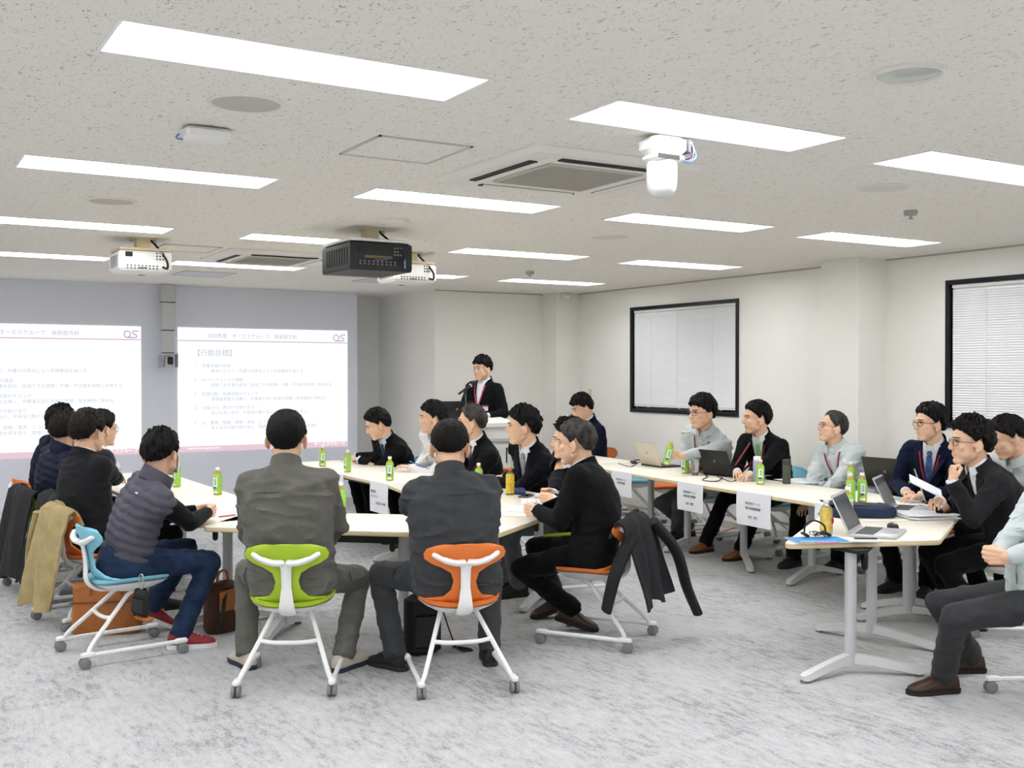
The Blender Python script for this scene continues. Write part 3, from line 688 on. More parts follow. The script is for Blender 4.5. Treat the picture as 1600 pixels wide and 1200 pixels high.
def hair_mb(st, X, seed):
    front, th, nape, rough = st.get('front', 26), st.get('th', .016), st.get('nape', -54), st.get('rough', .35)
    side = st.get('side', 2); tab = [(0, front), (28, front-3), (50, side+8), (68, -4), (80, -22), (88, -16), (100, 2), (112, -22), (140, nape+4), (180, nape)]
    na, ne = 84, 46; rows = []
    c0 = V((0, -.012, .033)); rd = V((.078, .098, .087)); fr = st.get('fringe', 0); bald = st.get('bald')
    b = MB(); b.X = X
    for i in range(ne+1):
        el = -88+176*i/ne; row = []
        for j in range(na):
            az = 360*j/na; a = az if az <= 180 else 360-az; sg = 1 if az <= 180 else -1
            d = V((sg*math.sin(R(a))*math.cos(R(el)), math.cos(R(a))*math.cos(R(el)), math.sin(R(el))))
            base = 1/math.sqrt((d.x/rd.x)**2+(d.y/rd.y)**2+(d.z/rd.z)**2)
            jag = noise.noise(V((az*.09, seed*5.1, 0)))*(3+fr)+noise.noise(V((az*.31, seed*2.1, 4)))*(2+fr*.7)
            mk = sstep(-3, 13, el-interp(tab, a)-jag)
            if a > 40 and fr: pass
            ca, sa = math.cos(R(az)), math.sin(R(az)); kx = 9 if el < 72 else 5
            n1 = noise.noise(d*5+V((seed, 0, 0))); n2 = noise.noise(V((ca*kx+d.x*3, sa*kx+d.y*3, d.z*2.5+seed)))
            if st.get('curl'): n2 = noise.noise(V((d.x*26, d.y*26, d.z*9))+V((0, seed, 0)))
            t = th*(1+.45*sstep(10, 70, el))*(1+rough*.7*n1+rough*1.3*n2)
            if bald:
                bd = V((math.sin(R(bald[0]))*math.cos(R(bald[1])), math.cos(R(bald[0]))*math.cos(R(bald[1])), math.sin(R(bald[1]))))
                mk *= sstep(bald[2]*.6, bald[2]*1.3, math.degrees(math.acos(max(-1, min(1, d.dot(bd)))))+8*n2)
            if st.get('curl'): t += .012*max(0, noise.noise(d*15+V((3, seed, 0))))
            rr = base-.010+(t+.010)*mk+(.004*noise.noise(d*38+V((seed, 0, 7))) if not st.get('curl') else 0)*mk
            row.append(b.P(c0+d*rr))
        rows.append(row)
    for A, B in zip(rows, rows[1:]):
        for j in range(na): b.F((A[j], A[(j+1) % na], B[(j+1) % na], B[j]))
    b.F(tuple(reversed(rows[0]))); b.F(tuple(rows[-1])); return b
def hand_mb(side, w, d, n, curl=15, spread=1., thumb=0):
    """side +1 right, -1 left; w wrist, d direction to the knuckles, n the way the palm faces"""
    y = d.normalized(); z = -(n-y*n.dot(y)).normalized(); x = y.cross(z)
    X = Matrix((x, y, z)).transposed().to_4x4(); X.translation = w
    h = MB(); h.X = X; s = -side    # thumb on -x for the right hand
    xs = [.030, .010, -.010, -.029]; ln = [.072, .080, .074, .058]
    for i in range(4):
        a = V((s*xs[i]*.62, -.005, 0)); k = V((s*xs[i], .086-(.006 if i in (0, 3) else 0)-(.008 if i == 3 else 0), .004-.002*abs(i-1)))
        h.cap(a, k, .0145, .0118, 8)
        c = R(curl*(1+.12*i)); ang = 0; p = k; az = s*(1.5-i)*.06*spread
        for q, f in enumerate((.45, .31, .24)):
            ang += c*(1. if q == 0 else 1.1)
            e = p+V((math.sin(az)*math.cos(ang), math.cos(az)*math.cos(ang), -math.sin(ang)))*ln[i]*f
            h.cap(p, e, .0083-.0006*q, .0079-.0006*q, 8); p = e
    h.cap((s*.02, .005, -.004), (s*.03, .05, -.006), .015, .012, 8)
    t0 = V((s*.026, .022, -.006)); t1 = V((s*(.047-.012*thumb), .052, -.012-.012*thumb)); t2 = V((s*(.05-.026*thumb), .083, -.018-.014*thumb))
    h.cap(t0, t1, .0135, .0105, 8); h.cap(t1, t2, .0098, .0085, 8)
    h.cap((0, -.03, 0), (0, .01, 0), .024, .026, 10)
    return h
TORSO = [(-.16, .178, .130), (0, .178, .132), (.2, .168, .124), (.42, .176, .126), (.62, .190, .124), (.78, .186, .112), (.88, .150, .092), (.95, .098, .074), (1.0, .064, .064)]
PEOPLE = []
def person(label, hip, face, head, hyaw, hpitch=0, wl=None, wr=None, fl=None, fr=None, top='suit', cloth='black', legs='dark_trousers', hair=None, hmat=None,
           hs=1.06, w=1., belly=0., shoe='black', near=True, hands=(15, 15), pl=None, pr=None, dl=None, dr=None, nl=None, nr=None, slouch=.05, hipz=.525, roll=0, tie=None, shirt=None, lanyard=None,
           glasses=None, mask=False, twist=0, stand=False, twl=0, kl=None, kr=None, skin=None, sleeves=None, seed=None, heel=(0, 0), facedet=True, toe=(None, None), cuffs=False, lapels=True, socks=None, lgs=1., pockets=False, stripes=False, vsh=1):
    seed = len(PEOPLE)+1 if seed is None else seed
    W2L = Matrix.Rotation(-R(face-90), 4, 'Z') @ Matrix.Translation((-hip[0], -hip[1], 0)); L2W = W2L.inverted()
    Hc = W2L @ V(head); yaw = R(hyaw-face)
    HR = Matrix.Rotation(yaw, 3, 'Z') @ Matrix.Rotation(R(hpitch), 3, 'X') @ Matrix.Rotation(R(roll), 3, 'Y')
    HX = (HR*hs).to_4x4(); HX.translation = Hc
    P = V((0, 0, hipz-.03)); N0 = Hc+HR @ V((0, -.028, -.075))*hs
    up0 = (N0-P).normalized()
    C7 = N0-(up0*.5+V((0, 0, .5))).normalized()*.042+V((0, -.012, 0))
    B = (P+C7)/2+V((0, -slouch, .0))
    def sp(t):
        if t < 0: return P+(B-P).normalized()*t*(C7-P).length
        return P*(1-t)**2+B*2*t*(1-t)+C7*t*t
    hr = V((1, 0, 0)); sr = Matrix.Rotation(R(twist), 3, 'Z') @ hr
    def fr_(t):
        tt = max(0, min(1, t)); tan = ((B-P)*(1-tt)+(C7-B)*tt).normalized()
        r = hr.lerp(sr, tt); r = (r-tan*r.dot(tan)).normalized(); return r, tan.cross(r).normalized(), tan
    def rings(k, t0=-.16, t1=1., off=0):
        out = []; ts = [t0+(t1-t0)*i/22 for i in range(23)]
        for t in ts:
            a = interp([(q[0], q[1]) for q in TORSO], t); b = interp([(q[0], q[2]) for q in TORSO], t)
            r, f, _ = fr_(t); bl = belly*math.exp(-((t-.22)/.24)**2)
            wk = w if t < .85 else lerp(w, 1, (t-.85)/.15)
            out.append(sup(sp(t)+f*bl*.5, r, f, (a*wk+bl*.35)*k+off, (b*(.5+.5*w)+bl*.75)*k+off))
        return out
    r1, f1, t1_ = fr_(.9); S0 = sp(.845)+f1*.0
    sh = {s: S0+r1*s*(.172*(.35+.65*w))+f1*.012 for s in (-1, 1)}
    ua, fa = .285, .245; sz = 1.0
    wl = W2L @ V(wl) if wl is not None else V((-.12, .36, TZ+.045)); wr = W2L @ V(wr) if wr is not None else V((.12, .36, TZ+.045))
    wrist, elb = {}, {}
    for s, q, po in ((-1, wl, pl), (1, wr, pr)):
        elb[s], wrist[s] = ik(sh[s], q, ua, fa, V(po) if po is not None else V((s*.7, -.35, -.75)))
    # -------- legs
    if stand: hj = {s: V((s*.09, 0, hipz)) for s in (-1, 1)}
    else: hj = {s: V((s*.095, .02, hipz-.01)) for s in (-1, 1)}
    thigh, shin = (.43*lgs, .42*(.5+.5*lgs)); kn, an, fd = {}, {}, {}
    for s, q, po, tz in ((-1, fl, kl, toe[0]), (1, fr, kr, toe[1])):
        i = 0 if s < 0 else 1
        a = (W2L @ V((q[0], q[1], 0))) if q is not None else V((s*.12, .02 if stand else .36, 0))
        a.z = .095+heel[i]*.14
        kn[s], an[s] = ik(hj[s], a, thigh, shin, V(po) if po is not None else V((s*.25, 1, .35)))
        dd = (W2L.to_3x3() @ V((math.cos(R(tz)), math.sin(R(tz)), 0))) if tz is not None else V((kn[s].x-hj[s].x, max(.2, kn[s].y-hj[s].y), 0))
        fd[s] = dd.normalized()
    # -------- body: head, neck, hands, core in one mesh
    v_h = .0052 if near else .0066
    hm = head_mb(.6 if belly > .03 else 0, HX)
    hm.X = None; hm.cap(N0+V((0, 0, .03)), C7, .056*hs, .062); hm.cap(C7, sp(.9), .06, .07)
    bm_ = remesh(hm, v_h, 3)
    body = MB(); grow(body, bm_); bpy.data.meshes.remove(bm_)
    core = MB(); core.loft(rings(.8, -.1, .93))
    for s in (-1, 1):
        core.cap(sp(.86), sh[s], .05, .045); core.cap(sh[s], elb[s], .045, .037); core.cap(elb[s], wrist[s], .037, .026)
        core.cap(hj[s], kn[s], .07, .052); core.cap(kn[s], an[s], .05, .034); core.cap(an[s]+V((0, 0, -.02)), an[s]+fd[s]*.06+V((0, 0, -.06)), .026, .018)
    cm = remesh(core, .017, 2); grow(body, cm); bpy.data.meshes.remove(cm)
    hd = {}
    for s, cu, dv, nv in ((-1, hands[0], dl, nl), (1, hands[1], dr, nr)):
        if cu is None: continue
        d = (wrist[s]-elb[s]).normalized() if dv is None else (W2L.to_3x3() @ V(dv)).normalized()
        if dv is None and abs(d.z) < .75 and not stand: d = V((d.x, d.y, d.z*.25)).normalized()
        n = (W2L.to_3x3() @ V(nv)) if nv is not None else V((0, 0, -1))
        th = 1 if cu > 35 else 0
        h = remesh(hand_mb(s, wrist[s], d, n, cu, 1, th), .0038 if near else .0046, 2); grow(body, h); bpy.data.meshes.remove(h); hd[s] = (d, n)
    if facedet: face_bits(body, HX)
    me = body.mesh('person'); hmt = hmat or HAIR
    for m in (skin or SKIN, LIP, EYEW, IRIS, hmt): me.materials.append(m)
    me.polygons.foreach_set('material_index', body.m)
    root = put('person', me, None, True, None, 60); root.matrix_world = L2W; tag(root, label, 'person'); PEOPLE.append(root)
    def part(mb_or_me, name, mat, sm=True, ang=50, par=None):
        if isinstance(mb_or_me, MB): return mb_or_me.build(name, mat, par or root, sm)
        for m in (mat if isinstance(mat, (list, tuple)) else [mat]): mb_or_me.materials.append(m)
        mb_or_me.name = name; return put(name, mb_or_me, par or root, sm, None, ang)
    if hair is not None: part(hair_mb(hair, HX, seed), 'hair', hmt)
    vx = .0125 if near else .015
    # -------- upper garment
    cl = SUITS[cloth] if cloth in SUITS else MATS[cloth]
    kk = {'suit': 1.05, 'work': 1.05, 'vest': 1.0, 'knit': 1.0}[top]
    def sleeve(g, k=1.0):
        for s in (-1, 1):
            g.cap(sp(.93)+r1*s*.045, sh[s]+V((0, 0, -.004)), .046*k, .070*k); g.cap(sp(.68)+r1*s*.09*w, sh[s]-V((0, 0, .02)), .085*k, .074*k); g.cap(sh[s], elb[s], .072*k, .056*k)
            wd = (wrist[s]-elb[s]).normalized(); g.cap(elb[s], wrist[s]-wd*.03, .057*k, .042*k)
            g.tube([wrist[s]-wd*.05, wrist[s]-wd*.004], [.042*k, .0415*k], 14)
    g = MB(); g.loft(rings(kk, -.16 if (top == 'suit' or stand) else -.05))
    if top != 'vest': sleeve(g)
    else:
        for s in (-1, 1): (g.cap(sp(.93)+r1*s*.045, sh[s], .05, .08), g.cap(sp(.66)+r1*s*.09, sh[s]-V((0, 0, .03)), .085, .078), g.cap(sh[s], sh[s].lerp(elb[s], .12), .08, .076) if vsh else None)
    gm = remesh(g, vx, 5)
    BV0 = BVHTree.FromPolygons([v.co.copy() for v in gm.vertices], [tuple(p.vertices) for p in gm.polygons])
    if not stand:
        for v in gm.vertices:
            if v.co.z < .437: v.co.z = .437
    if top == 'vest':
        def quilt(p):
            q = (p-P).dot(up0)+.012*abs(((p.x*9) % 1)*2-1); return .011*abs(math.sin(PI*q/.052))-.004
        folds(gm, .002, seed=seed, fn=quilt)
    else: folds(gm, {'suit': .0075, 'work': .0125, 'knit': .005}[top]*(1 if near else .8), (5, 5, 12) if top != 'work' else (4, 4, 15), seed)
    def surf(u, t, off=.006, bv=None, back=False):
        r, f, _ = fr_(t); o = sp(t)+r*u; q = f*(-1 if back else 1)
        hit = (bv or BV0).ray_cast(o+q*.6, -q)
        return (hit[0] if hit[0] else o+q*.12)+q*off
    if top == 'suit':
        tb = .40; bmm = bmesh.new(); bmm.from_mesh(gm)
        r_, f_, tn_ = fr_(.65); A = sp(tb)
        for s in (-1, 1):
            Tp = sp(1.02)+fr_(1)[0]*s*.062; e = (Tp-A); nrm = e.cross(f_).normalized()
            if nrm.dot(r_*s) < 0: nrm = -nrm
            bmesh.ops.bisect_plane(bmm, geom=bmm.verts[:]+bmm.edges[:]+bmm.faces[:], plane_co=A, plane_no=nrm)
        dele = []
        for fc in bmm.faces:
            c = fc.calc_center_median(); q = c-A
            if q.dot(f_) < .03: continue
            hgt = q.dot(tn_)
            ok = hgt > 0
            for s in (-1, 1):
                Tp = sp(1.02)+fr_(1)[0]*s*.062; e = (Tp-A); nrm = e.cross(f_).normalized()
                if nrm.dot(r_*s) < 0: nrm = -nrm
                if q.dot(nrm) > 1e-5: ok = False
            if ok: dele.append(fc)
        bmesh.ops.delete(bmm, geom=dele, context='FACES'); bmm.to_mesh(gm); bmm.free()
        st = MB(); st.loft(rings(.965, .3, 1.0)); sm_ = shirt or SHIRT
        stm = st.mesh('shirt'); SB = BVHTree.FromPolygons([v.co.copy() for v in stm.vertices], [tuple(p.vertices) for p in stm.polygons])
        so = part(stm, 'shirt', sm_)
        if lapels:
            for s in (-1, 1):
                rows = []
                for i in range(13):
                    q = i/12; t = lerp(tb, .93, q); u = s*lerp(0, .055, q)
                    ww = .082*math.sin(min(1, q/.75)*PI/2) if q < .74 else (.05 if q < .8 else .062)
                    rows.append([surf(u+s*ww*c, t, .008+.007*(1-abs(2*c-1)), BV0) for c in (0, .5, 1)])
                part(MB().sheet(rows, .005), 'lapel', cl)
        if tie:
            rows = []
            for i in range(10):
                q = i/9; t = lerp(tb-.02, .90, q); hw = lerp(.036, .019, q); rows.append([surf(u, t, .012, SB) for u in (-hw, -hw*.3, hw*.3, hw)])
            to = part(MB().sheet(rows, .005), 'tie', tie); k0 = surf(0, .93, .012, SB); part(MB().ell(k0, (.022, .014, .02), 10, 8), 'tie_knot', tie, par=to)
    if top == 'knit' and sleeves is None: pass
    go = part(gm, {'suit': 'jacket', 'work': 'work_jacket', 'vest': 'quilted_vest', 'knit': 'sweater'}[top], cl)
    if top in ('suit',) : go.modifiers.new('thick', 'SOLIDIFY').thickness = .004; go.modifiers['thick'].offset = 1
    if top == 'vest':
        g2 = MB(); g2.loft(rings(.93)); sleeve(g2, .97); g2m = remesh(g2, vx, 5); folds(g2m, .005, seed=seed+5); part(g2m, 'sleeves', sleeves or SUITS['fleece'])
    # collar
    nd = (N0-C7).normalized(); cr, cf, _ = fr_(1); cf = (cf-nd*cf.dot(nd)).normalized(); cr = nd.cross(cf)*-1
    def collar(nm, mat, rad, h0, h1, gap=25, th=.006, flare=.012):
        rows = []
        for i in range(4):
            q = i/3; c = C7+nd*lerp(h0, h1, q)+cf*.008
            rows.append([c+cr*math.sin(R(a))*(rad-flare*q)+cf*math.cos(R(a))*(rad+.004-flare*q)-nd*(.014*(1+math.cos(R(a)))) for a in [gap+(360-2*gap)*j/22 for j in range(23)]])
        return part(MB().sheet(rows, th), nm, mat)
    if top == 'suit': collar('shirt_collar', shirt or SHIRT, .074, -.008, .04, 26); collar('jacket_collar', cl, .088, -.025, .03, 62, .008, .006)
    elif top == 'work': collar('collar', cl, .084, -.012, .045, 18, .008, .012)
    elif top == 'vest': collar('collar', cl, .09, -.02, .055, 30, .012, .006)
    else: collar('collar', shirt or SHIRT, .076, -.005, .035, 20)
    if top == 'work':
        rows = [[surf(u, lerp(.06, .93, i/11), .004) for u in (-.016, .016)] for i in range(12)]; part(MB().sheet(rows, .004), 'placket', cl)
        for s in (-1, 1):
            rows = [[surf(s*.1+u, t, .005) for u in (-.055, 0, .055)] for t in (.56, .6, .66, .7)]; pk = part(MB().sheet(rows, .005), 'chest_pocket', cl)
            rows = [[surf(s*.1+u, t, .010) for u in (-.058, 0, .058)] for t in (.66, .69, .715)]; part(MB().sheet(rows, .004), 'pocket_flap', cl, par=pk)
        rows = [[surf(u, t, .003, back=True) for u in (-.15, -.05, .05, .15)] for t in (.775, .79)]; part(MB().sheet(rows, .003), 'back_yoke_seam', cl)
    if lanyard:
        for s in (-1, 1):
            rows = [[surf(s*lerp(.075, .006, i/9)+u, lerp(.93, .5, i/9), .013) for u in (-.007, .007)] for i in range(10)]; part(MB().sheet(rows, .003), 'lanyard', lanyard)
        c = surf(0, .45, .014); part(MB().bbox(c, (.06, .006, .085), .003), 'id_badge', WHITE)
    if cuffs or top == 'suit':
        for s in (-1, 1):
            wd = (wrist[s]-elb[s]).normalized(); part(MB().tube([wrist[s]-wd*.025, wrist[s]+wd*.014], [.036, .035], 14), 'shirt_cuff', shirt or SHIRT)
    if stripes:
        for s in (-1, 1):
            for a_, q0, q1, rr in ((0, .55, .63, .066), (0, .8, .88, .061), (1, .3, .42, .056), (1, .6, .72, .051)):
                A_, B_ = (sh[s], elb[s]) if a_ == 0 else (elb[s], wrist[s]); part(MB().tube([A_.lerp(B_, q0), A_.lerp(B_, q1)], rr, 16), 'sleeve_stripe', SHIRT)
    # -------- trousers
    g = MB(); lg = SUITS[legs]
    if stand: g.loft([sup(V((0, 0, z)), V((1, 0, 0)), V((0, 1, 0)), a, b) for z, a, b in ((hipz-.06, .165, .115), (hipz, .172, .12), (hipz+.09, .16, .11), (hipz+.13, .15, .1))])
    else: g.loft([sup(V((0, y, z)), V((1, 0, 0)), V((0, 1, 0)), a*(.5+.5*w), b) for z, y, a, b in ((.425, .0, .15, .12), (.44, .0, .185, .15), (.5, -.005, .195, .155), (.56, -.005, .182, .14), (.62, 0, .165, .12))])
    for s in (-1, 1):
        g.cap(hj[s], kn[s], .088*(.6+.4*w), .068); sd = (an[s]-kn[s]).normalized(); g.cap(kn[s], kn[s]+(an[s]-kn[s])*.45, .068, .063)
        g.tube([kn[s]+(an[s]-kn[s])*.4, an[s]+sd*.035], [.064, .062], 14)
    tm = remesh(g, vx, 4)
    if not stand:
        for v in tm.vertices:
            if .38 < v.co.z < .432 and v.co.y < .2 and abs(v.co.x) < .2: v.co.z = .432
    folds(tm, .008, (7, 6, 11), seed+9); TB = BVHTree.FromPolygons([v.co.copy() for v in tm.vertices], [tuple(q.vertices) for q in tm.polygons]); tro = part(tm, 'trousers', lg)
    if pockets:
        def tsurf(o, d, off): h_ = TB.ray_cast(o, d); return (h_[0] if h_[0] else o+d*.45)-d*off
        for s in (-1, 1):
            rows = [[tsurf(V((s*(.115+u), -.6, .53+z-.02*u*s*0)), V((0, 1, 0)), .007) for u in (-.065, -.02, .02, .065)] for z in (-.022-.0, 0, .028)]
            part(MB().sheet(rows, .006), 'pocket_flap', lg, par=tro)
            kd = (kn[s]-hj[s]); c_ = hj[s]+kd*.62
            rows = [[tsurf(V((s*.8, c_.y+u, c_.z+z)), V((-s, 0, 0)), .007) for u in (-.06, 0, .06)] for z in (-.05, 0, .045)]
            part(MB().sheet(rows, .008), 'cargo_pocket', lg, par=tro)
    # -------- shoes
    SH = {'black': ('1A1A1C', '141414', 'shoe'), 'brown': ('3A2418', '17110E', 'dress_shoe'), 'tan': ('8A5430', '1C1512', 'dress_shoe'), 'red': ('8E2A30', 'E9E9E9', 'sneaker'), 'beige': ('C9BFAE', '2A3140', 'sneaker'), 'trainer': ('202022', '2C2A28', 'sneaker')}[shoe]
    um, so_ = M('shoe_'+shoe, SH[0], .4 if SH[2] == 'dress_shoe' else .65), M('sole_'+shoe, SH[1], .6)
    for s, hl in ((-1, heel[0]), (1, heel[1])):
        y = fd[s]; x = V((y.y, -y.x, 0)); z = V((0, 0, 1))
        if hl:
            q = Matrix.Rotation(-hl*.9, 3, x); y = q @ y; z = q @ z
        o = an[s]-z*.095
        def st(yy, ww, h0, h1): return [o+y*yy+x*(ww*a)+z*(lerp(h0, h1, b)) for a, b in ((-.85, 0), (.85, 0), (1, .25), (.92, .6), (.5, .95), (0, 1), (-.5, .95), (-.92, .6), (-1, .25))]
        u = MB(); u.loft([st(*q) for q in ((-.078, .018, .02, .06), (-.07, .032, .018, .085), (-.035, .038, .018, .108), (.02, .038, .018, .105), (.055, .042, .018, .085), (.1, .047, .018, .066), (.145, .045, .018, .054), (.178, .032, .018, .044), (.19, .012, .02, .03))])
        sh_o = part(u, SH[2], um, True)
        u = MB(); u.loft([[o+y*yy+x*(ww*a)+z*zz for yy, ww, a in ((-.084, .02, 1), (-.06, .04, 1), (.03, .04, 1), (.1, .051, 1), (.16, .045, 1), (.196, .016, 1), (.196, .016, -1), (.16, .045, -1), (.1, .051, -1), (.03, .04, -1), (-.06, .04, -1), (-.084, .02, -1))] for zz in (0, .012, .024)])
        part(u, 'sole', so_, True, par=sh_o)
        if SH[2] == 'sneaker':
            mb = MB()
            for q in range(4): mb.cap(o+y*(.05+q*.02)+x*-.02+z*(.094-q*.009), o+y*(.05+q*.02)+x*.02+z*(.094-q*.009), .003, .003, 6)
            part(mb, 'laces', M('laces_'+shoe, 'DCD8D2' if shoe != 'trainer' else '3A3A3A', .7), par=sh_o)
        if True: part(MB().tube([an[s]+V((0, 0, -.045)), an[s]+(kn[s]-an[s]).normalized()*.1], [.028, .047], 12), 'sock', socks or M('sock_black', '15161A', .9))
    # -------- extras
    if glasses:
        gl = MB(); gl.X = HX
        for s in (-1, 1):
            pts = [(s*.033+.025*math.cos(a), .094-.010*abs(math.cos(a))*(1 if s*math.cos(a) > 0 else .2), .006+.017*math.sin(a)) for a in [2*PI*q/14 for q in range(15)]]
            gl.tube(pts, .0017, 6); gl.tube([(s*.057, .083, .012), (s*.074, .05, .012), (s*.082, -.005, .008)], .0016, 6)
        gl.tube([(-.009, .1, .01), (.009, .1, .01)], .0016, 6); part(gl, 'glasses', glasses)
    if mask:
        gl = MB(); gl.X = HX; rows = []
        for i in range(7):
            q = i/6; z = lerp(.0, -.1, q); row = []
            for j in range(9):
                a = R(lerp(-80, 80, j/8)); bulge = .02*math.cos(a)*math.sin(PI*q)
                row.append((.078*math.sin(a)*(1-.12*q), .03+(.062+bulge+.018*math.cos(a))*math.cos(a), z-.0))
            rows.append(row)
        gl.sheet(rows, .002); mo = part(gl, 'face_mask', WHITE)
        gl = MB(); gl.X = HX
        for s in (-1, 1): gl.tube(bez([(s*.074, .045, -.01), (s*.082, .01, .015), (s*.084, -.025, .0), (s*.08, -.01, -.04), (s*.07, .04, -.09)], 5), .0018, 5)
        part(gl, 'ear_loop', WHITE, par=mo)
    return dict(root=root, surf=surf, part=part, sp=sp, L2W=L2W, W2L=W2L, wrist=wrist, elb=elb, HX=HX, kn=kn, an=an, fr=fr_, hd=hd, sh=sh)
# ================================================================== lectern
p = V((5.50, 9.95, 0)); t = thing('lectern', 'white lectern with a hinged side shelf in front of the presenter', 'lectern', (p.x, p.y, 0), R(-4))
MB().bbox((0, 0, .52), (.66, .42, 1.0), .012).build('body', WHITE, t, False)
MB().loft([[V((a*.38, b*.27, 1.02+(.06 if b > 0 else 0)+dz)) for a, b in ((-1, -1), (1, -1), (1, 1), (-1, 1))] for dz in (0, .04)]).build('top', WHITE, t, False)
MB().bbox((.12, -.215, .62), (.36, .012, .5), .004).build('door', M('lectern_door', 'E4E4E2', .5), t, False)
MB().box((.27, -.224, .72), (.012, .012, .16)).build('door_handle', BLACK, t, False)
MB().bbox((.02, -.24, .88), (.6, .04, .03), .006).build('shelf', LGREY, t, False)
for a in (-.28, .28):
    for b in (-.16, .16): MB().cyl((a, b, .03-.03), (a, b, .035), .025, 12).build('caster', CAST, t)
pl = p+Matrix.Rotation(R(-4), 3, 'Z') @ V((-.2, .02, 1.085))
def laptop(label, p, face, w=.32, dp=.22, ang=108, lidc='CFC9BD', keyc='B9BABC', lh=None, logo=True, name='laptop'):
    """hinge at p, user sits in direction `face`"""
    t = thing(name, label, 'laptop', p, R(face-90)); lh = lh or dp
    bm_ = M('laptop_'+keyc, keyc, .4, metal=.3); lm = M('laptop_'+lidc, lidc, .4, metal=.2)
    base = MB().bbox((0, dp/2, .009), (w, dp, .016), .004).build('base', bm_, t)
    mb = MB()
    for r in range(5):
        for c in range(11): mb.box((-w*.42+w*.084*c, dp*.16+r*.02, .0175), (w*.07, .016, .002))
    mb.build('keys', M('keys_dark', '3A3B3E', .5), base, False).__setitem__('kind', 'stuff')
    MB().box((0, dp*.8, .0173), (w*.3, dp*.26, .001)).build('touchpad', M('touchpad', 'A9AAAD', .3), base, False)
    X = Matrix.Translation((0, .004, .016)) @ Matrix.Rotation(R(ang), 4, 'X')   # lid opens up from the hinge
    lid = MB(); lid.X = X; lid.bbox((0, lh/2, 0), (w, lh, .008), .004); lo = lid.build('lid', lm, t)
    sc_ = MB(); sc_.X = X; sc_.box((0, lh/2, -.0045), (w*.94, lh*.86, .001)); sc_.build('screen', M('laptop_screen', '4A4C50', .15), lo, False)
    if logo:
        sc_ = MB(); sc_.X = X; sc_.lathe([(.001, 0), (.012, 0), (.012, .0008), (.001, .0008)], 12, (0, lh*.55, .004)); sc_.build('logo', M('laptop_logo', '8C8880', .3), lo, False)
    return t
laptop('black laptop standing open on the lectern', pl, 90, .38, .19, 100, '16181C', '1B1C1F')
q = p+Matrix.Rotation(R(-4), 3, 'Z') @ V((-.1, .0, 1.09)); t = thing('microphone_stand', 'black microphone on a slim stand on the lectern', 'microphone', q)
MB().lathe([(.06, 0), (.06, .012), (.01, .018)], 20).build('base', BLACK, t)
MB().cyl((0, 0, .012), (0, 0, .27), .006, 8).build('pole', M('pole_grey', '77797E', .4, metal=.5), t)
MB().tube([(0, 0, .265), (.005, 0, .285), (0, 0, .3)], .012, 8).build('clip', BLACK, t)
a, b = V((-.07, .03, .27)), V((.09, -.02, .39)); mp_ = MB().tube([a, a.lerp(b, .75)], [.011, .016], 12).build('microphone', BLACK, t)
MB().ell(b, .026).build('grille', M('mic_grille', '2A2B2E', .6, bump=(400, .6)), mp_); MB().tube([a.lerp(b, .74), a.lerp(b, .82)], .021, 12).build('ring', STEEL, mp_)
# ================================================================== bottles and drinks
TEA = M('green_tea', 'D2BE50', .15, trans=.35, ior=1.33); LAB = M('tea_label_green', '98CC52', .35, var=(25, .12)); LABD = M('tea_label_dark', '6FAE3C', .4); PAP = M('paper', 'F3F4F7', .75)
CLR = M('clear_plastic', 'EEF2F4', .12, trans=.85, ior=1.3); INK = M('print_ink', '4B4F58', .6); CAPW = M('cap_white', 'F4F4F2', .4)
def bottle_proto(h=.2, lab=LAB, liquid=TEA, capm=CAPW, panel=True, r=.0315):
    t = thing('tea_bottle', 'tea bottle', 'bottle', group='drink bottles')
    MB().lathe([(r*.86, 0), (r*.98, .006), (r, .03), (r*.97, h*.42), (r, h*.6), (r*.98, h*.68), (r*.72, h*.8), (r*.42, h*.86), (r*.4, h*.9)], 24).build('body', liquid, t)
    l = MB().lathe([(r*1.015, .012), (r*1.03, .03), (r*1.0, h*.42), (r*1.03, h*.6), (r*1.01, h*.69), (r*.84, h*.77)], 24); lo = l.build('label', lab, t)
    MB().lathe([(r*.47, h*.9), (r*.49, h*.905), (r*.49, h*.985), (r*.44, h), (.001, h)], 18).build('cap', capm, t)
    if panel:
        def band(a0, a1, z0, z1, m, nm, k=1.05):
            g = [[(r*k*math.sin(R(a)), -r*k*math.cos(R(a)), z) for a in [a0+(a1-a0)*j/6 for j in range(7)]] for z in (z0, (z0+z1)/2, z1)]
            MB().sheet(g, .0008).build(nm, m, lo)
        band(-32, 28, h*.28, h*.64, PAP, 'label_panel'); band(-30, 12, h*.24, h*.3, M('label_navy', '2B3A63', .5), 'label_mark', 1.06)
        band(-14, -4, h*.36, h*.6, LABD, 'label_letter', 1.065); band(2, 14, h*.36, h*.6, LABD, 'label_letter', 1.065)
        band(-40, 30, .012, .03, M('label_white_band', 'DDE5CF', .5), 'label_band', 1.045)
    return t
bp = None
